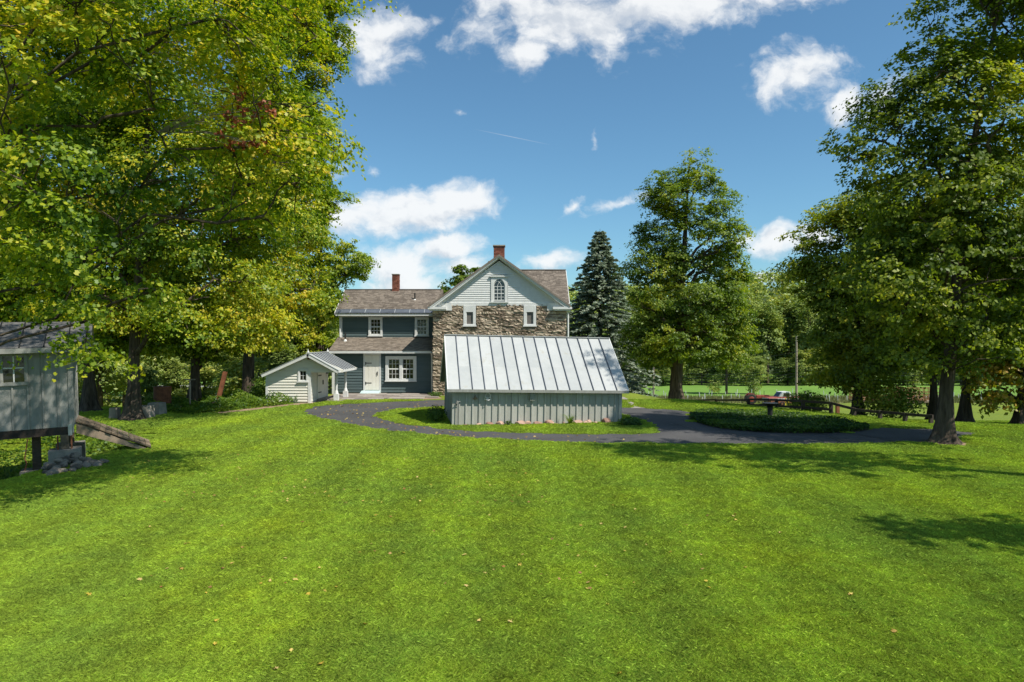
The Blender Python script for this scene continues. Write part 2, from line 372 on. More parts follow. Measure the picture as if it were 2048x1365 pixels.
M['orange'] = surf('orange_plastic', (.55, .28, .04), (.65, .35, .06), 5, .5)
M['blue'] = surf('blue_tarpaulin', (.02, .09, .26), (.04, .16, .40), 3, .5, .5, 6)
M['tube'] = surf('white_plastic_tube', (.42, .45, .40), (.55, .57, .50), 5, .6)
M['wire'] = surf('wire', (.02, .02, .02), (.03, .03, .03), 5, .5)
M['greyroof'] = surf('grey_roof', (.25, .25, .26), (.36, .36, .37), 2, .8)
M['forest_floor'] = surf('forest_floor', (.03, .05, .012), (.06, .09, .02), .1, .95)
M['hay'] = surf('rusty_straw', (.3, .16, .08), (.45, .28, .15), 5, .9)

G0, G1, G2 = (.055, .10, .012), (.125, .195, .018), (.23, .29, .026)
M['leaf_left'] = leafmat('maple_leaves_turning', [(.02, (.05, .105, .010)), (.33, (.15, .235, .014)), (.58, (.30, .355, .018)), (.84, (.54, .47, .025)), (1.0, (.62, .43, .04))], .30, .55)
M['leaf_left2'] = leafmat('maple_leaves_yellow_green', [(.02, (.06, .12, .010)), (.35, (.17, .25, .014)), (.65, (.33, .38, .018)), (.92, (.52, .45, .03))], .30, .5)
M['leaf_green'] = leafmat('maple_leaves_green', [(.05, G0), (.45, G1), (.75, G2), (.97, (.37, .36, .03))], .45, .5)
M['leaf_dark'] = leafmat('maple_leaves_dark', [(.05, (.06, .10, .013)), (.42, (.14, .195, .02)), (.7, (.26, .31, .028)), (.95, (.45, .42, .035))], .45, .5)
M['leaf_orange'] = leafmat('maple_leaves_orange', [(.05, (.09, .14, .012)), (.4, (.22, .25, .015)), (.65, (.48, .30, .04)), (.95, (.55, .34, .09))], .6, .5)
M['leaf_red'] = leafmat('dead_red_leaves', [(.1, (.20, .05, .02)), (.9, (.34, .10, .04))], 1, .5, trans=.2, tmul=(1.2, .8, .6))
M['leaf_far'] = leafmat('far_leaves', [(.05, (.10, .15, .045)), (.5, (.21, .275, .065)), (.8, (.32, .36, .07)), (.98, (.46, .42, .08))], .12, .5, trans=.3)  # far tones lifted to stand in for haze and sunlight
M['leaf_shrub'] = leafmat('shrub_leaves', [(.1, (.02, .055, .012)), (.5, (.05, .11, .018)), (.95, (.12, .2, .03))], .8, .6)
M['leaf_cover'] = leafmat('ground_cover_leaves', [(.1, (.018, .05, .010)), (.5, (.045, .105, .014)), (.95, (.12, .19, .02))], .8, .6)
M['leaf_bank'] = leafmat('bright_bank_leaves', [(.1, (.04, .09, .01)), (.5, (.09, .17, .016)), (.95, (.2, .27, .03))], .8, .6)
M['needle'] = leafmat('blue_spruce_needles', [(.1, (.155, .20, .14)), (.5, (.29, .34, .25)), (.95, (.46, .51, .40))], .7, .6, trans=.3, tmul=(1, 1.1, .9))
M['fallen'] = leafmat('fallen_leaves', [(.1, (.26, .15, .06)), (.4, (.5, .36, .05)), (.7, (.55, .42, .16)), (.95, (.3, .13, .05))], 3, .9, trans=.2, tmul=(1, .9, .6))
M['meadow'] = leafmat('rough_meadow_grass', [(.1, (.09, .12, .03)), (.5, (.16, .17, .06)), (.95, (.27, .25, .11))], .3, .6, trans=.3, tmul=(1, 1, .7))
# ================================================================ GROUND
def build_ground():
    ys = np.concatenate([np.arange(-30, 0, 3), np.arange(0, 60, .5), np.arange(60, 140, 2.5), [145, 160, 180, 220, 300, 450, 700, 1200, 2200]])
    xs = np.concatenate([[-1800, -900, -450, -250, -150, -110], np.arange(-80, -24, 4), np.arange(-24, 24, .5), np.arange(24, 82, 4), [110, 150, 250, 450, 900, 1800]])
    X, Y = np.meshgrid(xs, ys); Z = gz(X, Y)
    rng = np.random.default_rng(5)
    V = np.stack([X.ravel(), Y.ravel(), Z.ravel()], 1); n = len(xs); m = len(ys)
    i = np.arange((m-1)*(n-1)); r = i//(n-1); c = i % (n-1); a = r*n+c
    o = np_mesh('ground', V, np.stack([a, a+1, a+n+1, a+n], 1), M['lawn'], smooth=True)
    tag(o, 'green mown lawn running down to the field', 'lawn', kind='structure')
build_ground()

def smooth_poly(px, sub=4):
    P = [Vector(GP(*p)) for p in px]; n = len(P); out = []
    for i in range(n):
        p0, p1, p2, p3 = P[i-1], P[i], P[(i+1) % n], P[(i+2) % n]
        for k in range(sub):
            t = k/sub; out.append(0.5*((2*p1)+(-p0+p2)*t+(2*p0-5*p1+4*p2-p3)*t*t+(-p0+3*p1-3*p2+p3)*t**3))
    return out
DRIVE = smooth_poly([(1960,869),(1900,878),(1800,887),(1700,890),(1600,891),(1400,890),(1200,888),(1080,885),(1000,881),(920,877),(850,871),(790,865),(740,858),(690,850),(650,842),(620,835),(604,829),(601,823),(612,818),(640,813),(690,809),(750,806),(820,803),(890,801),
    (1050,803),(1180,808),(1245,815),(1340,820),(1398,827),(1382,832),(1378,838),(1390,845),(1430,856),(1500,864),(1600,868),(1700,866),(1740,861),(1760,857),(1830,858),(1900,862)], 8)
ISLE = smooth_poly([(757,832),(775,826),(810,820),(860,817),(900,816),(1000,816),(1150,821),(1230,829),(1262,837),(1290,848),(1312,858),(1312,864),(1290,868),(1200,869),(1100,868),(1000,865),(930,862),(870,856),(820,849),(785,842),(765,836)], 8)
def crumble(poly, amp, seed):
    rg_ = random.Random(seed); return [p+Vector((rg_.gauss(0, amp), rg_.gauss(0, amp))) for p in poly]
DRIVE = crumble(DRIVE, .035, 1); ISLE = crumble(ISLE, .035, 2)
BED = smooth_poly([(1398,828),(1383,834),(1380,840),(1392,846),(1430,857),(1500,865),(1600,868.5),(1700,866),(1738,860),(1720,853),(1660,843),(1580,834),(1500,829),(1440,827)])
PATIO = [Vector(GP(*p)) for p in [(655,799),(700,802.5),(770,801),(840,800),(885,798)]]+[Vector((-4.4, 37.9)), Vector((-9.9, 37.9)), Vector((-9.5, 34))]
DIRT = smooth_poly([(415,826),(470,821),(540,812),(600,807),(640,803),(660,803.5),(630,808.5),(590,813),(540,819),(480,826.5),(440,830)])
def sheet(name, polys, z, mat, label, cat):
    vs = [[Vector((p.x, p.y, 0)) for p in pl] for pl in polys]
    tris = tessellate_polygon(vs); flat = [v for pl in vs for v in pl]
    me = bpy.data.meshes.new(name); me.from_pydata([(v.x, v.y, z+gzf(v.x, v.y)) for v in flat], [], [tuple(t) for t in tris])
    bm = bmesh.new(); bm.from_mesh(me)
    for f in bm.faces:
        if f.normal.z < 0: f.normal_flip()
    bm.to_mesh(me); bm.free(); me.materials.append(mat)
    return tag(link(name, me), label, cat, kind='structure')
sheet('driveway', [DRIVE, ISLE], .016, M['asphalt'], 'curving black asphalt driveway looping round the tin-roofed shed', 'driveway')
sheet('dirt_path', [DIRT], .012, M['dirt'], 'bare dirt path leading left from the little white outhouse', 'path')
walk = [Vector(GP(*p)) for p in [(1236,795),(1248,795),(1290,817.5),(1262,817.5)]]
sheet('concrete_walk', [walk], .02, M['concrete'], 'pale concrete walk right of the tin-roofed shed', 'path')
# tar-filled cracks in the drive: marks in the drive's surface
def cracks():
    rng = random.Random(3); mb = MB()
    for line in ([(1420,858),(1480,872),(1560,880),(1600,889)], [(1500,873),(1600,872),(1700,868),(1740,875),(1800,885)], [(1340,848),(1380,856),(1400,866)], [(1640,866),(1660,875),(1690,889)], [(1430,880),(1500,876),(1620,880)]):
        pts = []
        for a, b in zip(line[:-1], line[1:]):
            for k in range(5):
                t = k/5; x, y = GP(a[0]+(b[0]-a[0])*t+rng.uniform(-4, 4), a[1]+(b[1]-a[1])*t+rng.uniform(-.8, .8)); pts.append(Vector((x, y)))
        for p, q in zip(pts[:-1], pts[1:]):
            d = (q-p).normalized(); n_ = Vector((-d.y, d.x))*.03
            mb.add([(p.x-n_.x, p.y-n_.y, .021), (q.x-n_.x, q.y-n_.y, .021), (q.x+n_.x, q.y+n_.y, .021), (p.x+n_.x, p.y+n_.y, .021)], [(0,1,2,3)])
    tag(mb.build('tar_crack', M['crack']), 'black tar-filled cracks across the asphalt drive', 'crack', kind='structure')
cracks()
# patio with flagstones
def patio():
    o = sheet('patio', [PATIO], .01, M['dirt'], 'flagstone patio along the green wing of the house', 'patio')
    rng = random.Random(8); y = 33.3
    def inside(x, y): return pip(np.array([[x, y]]), PATIO)[0]
    while y < 37.7:
        h = rng.uniform(.5, .75); x = -10.5+rng.uniform(0, .4)
        while x < -3.6:
            w = rng.uniform(.6, 1.15)
            if inside(x+w/2, y+h/2) and inside(x+.1, y+h*.2) and inside(x+w-.1, y+h*.2) and not (x+w > -9.7 and x < -9.4 and False):
                g = .018; zz = .045+rng.uniform(0, .025); j = lambda: rng.uniform(-.03, .03)
                MB().prism([(x+g+j()*.4, y+g+j()*.4, .012), (x+w-g, y+g+j()*.4, .012), (x+w-g+j()*.4, y+h-g, .012), (x+g, y+h-g+j()*.4, .012)], (0, 0, zz)).build('flagstone', M['flag'], o)
            x += w
        y += h
def pip(P, poly):
    """points (n,2) inside polygon"""
    q = np.array([(p.x, p.y) for p in poly]); x, y = P[:, 0], P[:, 1]; ins = np.zeros(len(P), bool); j = len(q)-1
    for i in range(len(q)):
        xi, yi = q[i]; xj, yj = q[j]
        c = ((yi > y) != (yj > y)) & (x < (xj-xi)*(y-yi)/(yj-yi+1e-12)+xi); ins ^= c; j = i
    return ins
patio()

# ================================================================ HOUSE
HR = empty('farmhouse', (-0.7, 37.0, 0), 'old farmhouse of brown ledge stone with a white gable and a dark green clapboard wing', 'house')
YS, YL, YU = 37.0, 38.0, 39.7
EX, WX = 2.95, -4.28          # stone block sides
APX, APZ, EAZ = -0.7, 7.40, 4.76
ORD = {}
def clapboards(parent, mat, y, x0, x1, z0, z1, ex, holes=(), lim=None, t=.038, name='clapboard'):
    """each board its own wedge-shaped piece, cut round the openings; lim(z) -> (xa,xb) for gables"""
    z = z0
    while z < z1-.02:
        zt = min(z+ex, z1); a, b = x0, x1
        if lim:
            a, b = lim(zt); a2, b2 = lim(z)
        if b-a > .06:
            segs = [(a, b)]
            for hx0, hx1, hz0, hz1 in holes:
                if hz0 < zt-.01 and hz1 > z+.01:
                    ns = []
                    for s0, s1 in segs:
                        if hx1 <= s0 or hx0 >= s1: ns.append((s0, s1)); continue
                        if hx0 > s0+.03: ns.append((s0, hx0))
                        if hx1 < s1-.03: ns.append((hx1, s1))
                    segs = ns
            for s0, s1 in segs:
                # wedge: thick at the bottom edge, thin at the top (overlapping the next)
                l0 = a2 if lim and s0 == a else s0; r0 = b2 if lim and s1 == b else s1
                MB().add([(l0, y-t, z), (r0, y-t, z), (s1, y-.006, zt+.004), (s0, y-.006, zt+.004), (l0, y+.01, z), (r0, y+.01, z), (s1, y+.01, zt+.004), (s0, y+.01, zt+.004)],
                         [(0,1,2,3),(4,7,6,5),(0,4,5,1),(1,5,6,2),(2,6,7,3),(3,7,4,0)]).build(name, mat, parent)
        z = zt
def clapx(parent, mat, x, y0, y1, z0, z1, ex, holes=(), t=.022, sgn=1):
    """clapboards on a wall facing +x"""
    z = z0
    while z < z1-.02:
        zt = min(z+ex, z1); segs = [(y0, y1)]
        for h0, h1, hz0, hz1 in holes:
            if hz0 < zt-.01 and hz1 > z+.01:
                segs = [q for s0, s1 in segs for q in ((s0, min(s1, h0)), (max(s0, h1), s1)) if q[1]-q[0] > .03]
        for s0, s1 in segs:
            MB().add([(x+t*sgn, s0, z), (x+t*sgn, s1, z), (x+.006*sgn, s1, zt), (x+.006*sgn, s0, zt), (x-.01*sgn, s0, z), (x-.01*sgn, s1, z), (x-.01*sgn, s1, zt), (x-.01*sgn, s0, zt)],
                     [(0,1,2,3),(4,7,6,5),(0,4,5,1),(1,5,6,2),(2,6,7,3),(3,7,4,0)]).build('clapboard', mat, parent)
        z = zt
def shingle_roof(name, mat, parent, p0, u, v, W, S, ex=.135, tab=.24, seed=1, kind='stuff'):
    """overlapping tabs laid in courses: p0 lower corner, u along the eave, v up the slope"""
    rng = np.random.default_rng(seed); u = Vector(u).normalized(); v = Vector(v).normalized(); n = u.cross(v)
    if n.z < 0: n = -n
    mb = MB(); rows = int(S/ex); ex = S/rows; p0 = Vector(p0)
    for r in range(rows):
        x = -rng.uniform(0, tab)
        while x < W:
            w = tab*rng.uniform(.55, 1.25); a = max(x, 0); b = min(x+w-.008, W)
            if b-a > .02:
                lo = r*ex-rng.uniform(0, .012); hi = (r+1)*ex+.03; t0 = rng.uniform(.014, .026)
                q = [p0+u*a+v*lo, p0+u*b+v*lo, p0+u*b+v*hi, p0+u*a+v*hi]
                mb.add([q[0]+n*t0, q[1]+n*t0, q[2]+n*.004, q[3]+n*.004, q[0], q[1]], [(0,1,2,3),(4,5,1,0)])
            x += w
    o = mb.build(name, mat, parent)
    bm = bmesh.new(); bm.from_mesh(o.data)
    for f in bm.faces:
        if f.normal.dot(n) < -0.2: f.normal_flip()
    bm.to_mesh(o.data); bm.free()
    o['kind'] = kind; return o
def bricks(parent, cx, cy, wx, wy, z0, z1, seed=1, flare=None):
    core = box('chimney', M['bmortar'], parent, cx-wx/2+.012, cx+wx/2-.012, cy-wy/2+.012, cy+wy/2-.012, z0, z1)
    rng = random.Random(seed); mb = MB(); z = z0; r = 0
    while z < z1-.03:
        h = .062; ex = 0
        if flare and z < flare: ex = .04*(flare-z)/(flare-z0)*1.2
        for face in range(4):
            L = (wx if face % 2 == 0 else wy)+2*ex; x = -L/2+(0 if r % 2 else -.1)
            while x < L/2:
                a = max(x, -L/2); b = min(x+.195, L/2); d = rng.uniform(.002, .010)+ex
                if b-a > .03:
                    if face == 0: mb.box(cx+a, cx+b, cy-wy/2-d, cy-wy/2+.03, z, z+h)
                    elif face == 2: mb.box(cx+a, cx+b, cy+wy/2-.03, cy+wy/2+d, z, z+h)
                    elif face == 1: mb.box(cx+wx/2-.03, cx+wx/2+d+.001, cy+a, cy+b, z, z+h)
                    else: mb.box(cx-wx/2-d-.001, cx-wx/2+.03, cy+a, cy+b, z, z+h)
                x += .207
        z += .074; r += 1
    b = mb.build('brick', M['brick'], core); b['kind'] = 'stuff'
    return core
def window(parent, x0, x1, z0, z1, y, fw=.09, cols=3, rows=2, sashes=2, mat='white', depth=.05, sill=True, units=1):
    """casing with sashes, muntins and panes"""
    mb = MB()
    mb.box(x0, x0+fw, y-depth, y+.03, z0, z1).box(x1-fw, x1, y-depth, y+.03, z0, z1).box(x0+fw, x1-fw, y-depth+.002, y+.03, z1-fw, z1).box(x0+fw, x1-fw, y-depth+.002, y+.03, z0, z0+fw*.7)
    uw = (x1-x0-2*fw-(units-1)*fw)/units
    for k in range(1, units): xx = x0+fw+k*uw+(k-1)*fw; mb.box(xx, xx+fw, y-depth+.004, y+.03, z0+fw*.7, z1-fw)
    w = mb.build('window', M[mat], parent)
    if sill: box('sill', M[mat], w, x0-.03, x1+.03, y-depth-.05, y-depth+.001, z0-.035, z0+.02)
    for k in range(units):
        a = x0+fw+k*(uw+fw); b = a+uw; zb = z0+fw*.7; zt = z1-fw; hh = (zt-zb)/sashes
        for s in range(sashes):
            c0 = zb+s*hh; c1 = c0+hh; yo = y-.012+(.02 if s == sashes-1 and sashes > 1 else 0); st = .032
            sm = MB(); sm.box(a, a+st, yo, yo+.03, c0, c1).box(b-st, b, yo, yo+.03, c0, c1).box(a+st, b-st, yo+.001, yo+.03, c0, c0+st).box(a+st, b-st, yo+.001, yo+.03, c1-st, c1)
            for c in range(1, cols): xx = a+st+(b-a-2*st)*c/cols; sm.box(xx-.009, xx+.009, yo+.004, yo+.026, c0+st, c1-st)
            for r in range(1, rows): zz = c0+st+(c1-c0-2*st)*r/rows; sm.box(a+st, b-st, yo+.006, yo+.024, zz-.009, zz+.009)
            sm.build('sash', M[mat], w)
            box('pane', M['glass'], w, a+.01, b-.01, yo+.018, yo+.021, c0+.01, c1-.01)
    return w

# --- stone block -------------------------------------------------
def stone_block():
    wall = MB().box(WX, EX, YS, 46.8, -.2, EAZ).build('stone_wall', M['mortar'], HR)
    rng = random.Random(21)
    # a few shared stone shapes
    shapes = []
    for k in range(14):
        bm = bmesh.new(); bmesh.ops.create_cube(bm, size=1.0)
        bmesh.ops.subdivide_edges(bm, edges=[e for e in bm.edges if abs((e.verts[0].co-e.verts[1].co).x) > .5], cuts=2)
        for v in bm.verts:
            j = Vector((rng.uniform(-.05, .05), rng.uniform(-.10, .10), rng.uniform(-.16, .16)))
            v.co += j
            if v.co.y < 0: v.co.y += -.0+rng.uniform(-.22, .12)
        bmesh.ops.bevel(bm, geom=[e for e in bm.edges if e.calc_face_angle(0) > .8], offset=.05, segments=1, affect='EDGES')
        me = bpy.data.meshes.new('stone'); bm.to_mesh(me); bm.free(); me.materials.append(M['stone']); shapes.append(me)
    root = HR.location
    holes = [(-2.65, -1.93, 3.72, 4.95), (.62, 1.32, 3.72, 4.95)]
    vis, hid = [], []
    z = -.05
    while z < 4.86:
        h = rng.choice([.04, .05, .06, .07, .085, .11]); x = WX+rng.uniform(-.03, .03)
        while x < EX:
            w = rng.uniform(.16, .62)*(1.0 if h < .1 else .8)
            if x+w > EX-.12: w = EX-x+rng.uniform(-.02, .03)
            segs = [(x, x+w)]
            for a, b, c, d in holes:
                if c < z+h and d > z: segs = [q for s0, s1 in segs for q in ((s0, min(s1, a)), (max(s0, b), s1)) if q[1]-q[0] > .06]
            for s0, s1 in segs:
                px = 1024+F*(s1)/YS; vz = z+h
                seen = (vz > 3.12) or (s0 < -3.55)
                (vis if seen else hid).append((s0, s1, z, h))
            x += w
        z += h
    vis.sort(key=lambda t: -(t[1]-t[0])*t[3]); hid += vis[300:]; vis = vis[:300]
    for s0, s1, z, h in vis:
        o = link('stone', rng.choice(shapes), wall, (0, 0, 0)); dp = rng.uniform(.10, .17)
        o.location = ((s0+s1)/2-root.x, YS-rng.uniform(.0, .035)+.02-root.y, z+h/2); o.scale = ((s1-s0)*1.0, dp, h*.95); o.rotation_euler = (0, R(rng.uniform(-1.2, 1.2)), R(rng.uniform(-2.5, 2.5)))
    mb = MB()
    for s0, s1, z, h in hid:
        sh = rng.choice(shapes); dp = rng.uniform(.08, .17); yy = YS-rng.uniform(.0, .035)+.02; n0 = len(mb.v)
        for v in sh.vertices: mb.v.append(((s0+s1)/2+v.co.x*(s1-s0), yy+v.co.y*dp, z+h/2+v.co.z*h*.95))
        mb.f += [tuple(i+n0 for i in p.vertices) for p in sh.polygons]
    o = mb.build('stonework', M['stone'], wall); o['kind'] = 'stuff'
    # right flank stones (seen only from the side)
    # white gable
    g = MB().prism([(WX, YS+.0, EAZ), (EX, YS+.0, EAZ), (APX, YS+.0, APZ-.1)], (0, .3, 0)).build('gable_wall', M['white'], HR)
    sl = (APZ-EAZ)/(APX-WX); sr = (APZ-EAZ)/(EX-APX)
    def lim(z): k = .10; return (WX+(z-EAZ+k)/sl, EX-(z-EAZ+k)/sr)
    clapboards(g, M['white'], YS-.03, WX, EX, 5.02, APZ-.3, .118, holes=[(-1.16, -.22, 4.9, 6.52)], lim=lim, t=.034)
    # frieze board, cornice returns
    box('frieze_board', M['white'], HR, -3.30, 1.95, YS-.075, YS+.05, 4.86, 5.02)
    for a, b in ((-4.38, -3.25), (1.90, 3.07)):
        box('cornice_return', M['white'], HR, a, b, YS-.12, YS+.05, 4.60, 5.00)
        c = MB(); 
        if a < 0: c.box(-4.52, -3.55, YS-.36, YS-.10, 4.66, 4.79).box(-4.47, -3.62, YS-.30, YS-.11, 4.58, 4.66)
        else: c.box(2.20, 3.21, YS-.36, YS-.10, 4.66, 4.79).box(2.27, 3.16, YS-.30, YS-.11, 4.58, 4.66)
        c.build('cornice_shelf', M['white'], HR)
    # rakes: fascia, moulding and soffit
    for sx, x_e in ((-1, WX-.17), (1, EX+.17)):
        e = Vector((x_e, 0, EAZ+.02)); a = Vector((APX, 0, APZ+.10))
        nrm = Vector((-(a-e).z, 0, (a-e).x)).normalized(); nrm = nrm if nrm.z > 0 else -nrm
        def q(p, off, y): return Vector((p.x, y, p.z))+nrm*off
        def slab(o0, o1, y0, y1, nm, mt):
            vs = [q(e, o0, y0), q(a, o0, y0), q(a, o1, y0), q(e, o1, y0)]
            if True: vs[1].x = vs[2].x = APX; 
            # close the ridge exactly on the centre line
            for i, o_ in ((1, o0), (2, o1)): vs[i].z = (a+nrm*o_).z+abs((a+nrm*o_).x-APX)*(a-e).z/abs((a-e).x)
            return MB().prism(vs, (0, y1-y0, 0)).build(nm, M[mt], HR)
        slab(-.17, -.005, YS-.34, YS-.30, 'rake_board', 'white')
        slab(-.06, -.004, YS-.37, YS-.341, 'rake_moulding', 'white')
        slab(-.30, -.171, YS-.10, YS-.031, 'rake_frieze', 'white')
        slab(-.175, -.15, YS-.299, YS+.01, 'rake_soffit', 'white')
        slab(0, .09, YS-.39, 47.0, 'main_roof', 'shingle')
    # attic window with interlaced pointed lights
    x0, x1, z0, zs, zt = -.985, -.385, 5.14, 5.90, 6.30
    fr = MB(); cx = (x0+x1)/2; rw = (x1-x0)/2
    fr.box(x0-.15, x0, YS-.09, YS+.02, z0-.06, zt+.12).box(x1, x1+.15, YS-.09, YS+.02, z0-.06, zt+.12)
    arch = [(cx+rw*math.cos(t), zs+(zt-zs)*math.sin(t)) for t in [math.pi*k/16 for k in range(17)]]
    for i in range(16):
        (xa, za), (xb, zb) = arch[i], arch[i+1]; fr.prism([(xa, YS-.088, za), (xb, YS-.088, zb), (xb, YS-.088, zt+.12), (xa, YS-.088, zt+.12)], (0, .1, 0))
    w = fr.build('arched_window', M['white'], HR)
    box('head_moulding', M['white'], w, x0-.22, x1+.22, YS-.15, YS-.02, zt+.12, zt+.19)
    box('sill', M['white'], w, x0-.20, x1+.20, YS-.15, YS-.02, z0-.12, z0-.06)
    MB().prism([(x0, YS-.035, z0), (x1, YS-.035, z0)]+[(x, YS-.035, z) for x, z in arch], (0, .01, 0)).build('pane', M['glass'], w)
    mt = MB(); yb = YS-.055
    for c in range(1, 3): xx = x0+(x1-x0)*c/3; mt.box(xx-.014, xx+.014, yb, yb+.03, z0, zs)
    for z_ in (z0+.19, z0+.385, z0+.58, zs): mt.box(x0, x1, yb+.002, yb+.028, z_-(.013 if z_ != z0+.385 else .022), z_+(.013 if z_ != z0+.385 else .022))
    mt.box(x0, x0+.03, yb-.004, yb+.03, z0, zs).box(x1-.03, x1, yb-.004, yb+.03, z0, zs).box(x0, x1, yb-.003, yb+.03, z0, z0+.04)
    tw = (x1-x0)/3
    for cxx, sg in ((x0+tw, 1), (x0+2*tw, 1), (x0+tw, -1), (x0+2*tw, -1)):
        # intersecting arcs springing from the mullions
        r_ = 2*tw if True else tw; pts = []
        ccx = cxx+sg*r_ if False else None
        for k in range(7):
            t = k/6; xx = cxx+sg*(-tw+tw*2*t*.0) ; 
            ang = math.pi/2*t*.72
            pts.append((cxx-sg*tw*1.0+sg*tw*(2-2*math.cos(ang))*1.0+0, yb+.012, zs+tw*1.75*math.sin(ang)))
        pts = [p for p in pts if ((p[0]-cx)/rw)**2+(max(p[2]-zs, 0)/(zt-zs))**2 < 1.02]
        if len(pts) > 1: mt.tube(pts, .011, 5)
    mt.build('tracery', M['white'], w)
    # small framed windows set in the stone
    for cx in (-2.29, .97):
        w0 = .335; zb, zt2 = 3.78, 4.865
        mb = MB(); y0 = YS-.10
        mb.box(cx-w0, cx-.19, y0, YS+.1, zb, zt2).box(cx+.19, cx+w0, y0, YS+.1, zb, zt2).box(cx-.19, cx+.19, y0+.002, YS+.1, 4.52, zt2).box(cx-.19, cx+.19, y0+.002, YS+.1, zb, zb+.09)
        ww = mb.build('small_window', M['white'], HR)
        box('sill', M['white'], ww, cx-w0-.04, cx+w0+.04, y0-.06, y0+.001, zb-.05, zb+.02)
        box('stop', M['white'], ww, cx-.19, cx-.165, y0+.03, YS+.08, zb+.09, 4.52); box('stop', M['white'], ww, cx+.165, cx+.19, y0+.03, YS+.08, zb+.09, 4.52)
        box('pane', M['screen'], ww, cx-.165, cx+.165, YS-.02, YS-.01, zb+.09, 4.52)
stone_block()

def chimneys():
    c = bricks(HR, -.73, 38.9, .60, .62, 6.8, 8.32, 4, flare=7.72)
    box('chimney_cap', M['concrete'], c, -1.08, -.38, 38.53, 39.27, 8.32, 8.38)
    c = bricks(HR, -1.45, 41.9, .52, .5, 6.2, 7.62, 5)
    MB().tube([(-1.38, 41.9, 7.6), (-1.38, 41.9, 7.85)], [.1, .085], 10).build('chimney_pot', M['terracotta'], c)
    c = bricks(HR, -7.07, 41.6, .40, .40, 5.8, 6.98, 6)
    box('chimney_cap', M['concrete'], c, -7.30, -6.84, 41.37, 41.83, 6.98, 7.02)
chimneys()

def cross_wing():
    # rear block: ridge runs to the right
    box('rear_wall', M['white'], HR, -.6, 3.08, 40.6, 45.4, 3.0, 5.2)
    MB().prism([(3.05, 40.6, 5.0), (3.05, 45.4, 5.0), (3.05, 43.0, 7.2)], (.035, 0, 0)).build('side_gable', M['white'], HR)
    p0 = Vector((-.6, 40.25, 5.14)); v = Vector((0, 43.0-40.25, 7.40-5.14)); W = 3.98
    MB().prism([p0, p0+v, p0+v+Vector((0, .05, -.1)), p0+Vector((0, .1, -.1))], (W, 0, 0)).build('rear_roof', M['shingle'], HR)
    shingle_roof('shingle', M['shingle'], HR, p0+Vector((0, 0, .012)), (1, 0, 0), v, W, v.length, seed=3)
    b0 = Vector((-.6, 45.75, 5.14)); MB().prism([b0, Vector((-.6, 43.0, 7.4)), Vector((-.6, 42.95, 7.3)), b0+Vector((0, -.1, -.1))], (W, 0, 0)).build('rear_roof', M['shingle'], HR)
    MB().beam((-.6, 43.0, 7.43), (3.39, 43.0, 7.43), .18, .05).build('ridge_cap', M['shingle'], HR)
    MB().beam((3.40, 40.25, 5.08), (3.40, 43.0, 7.34), .03, .14).build('rake_board', M['white'], HR)
cross_wing()

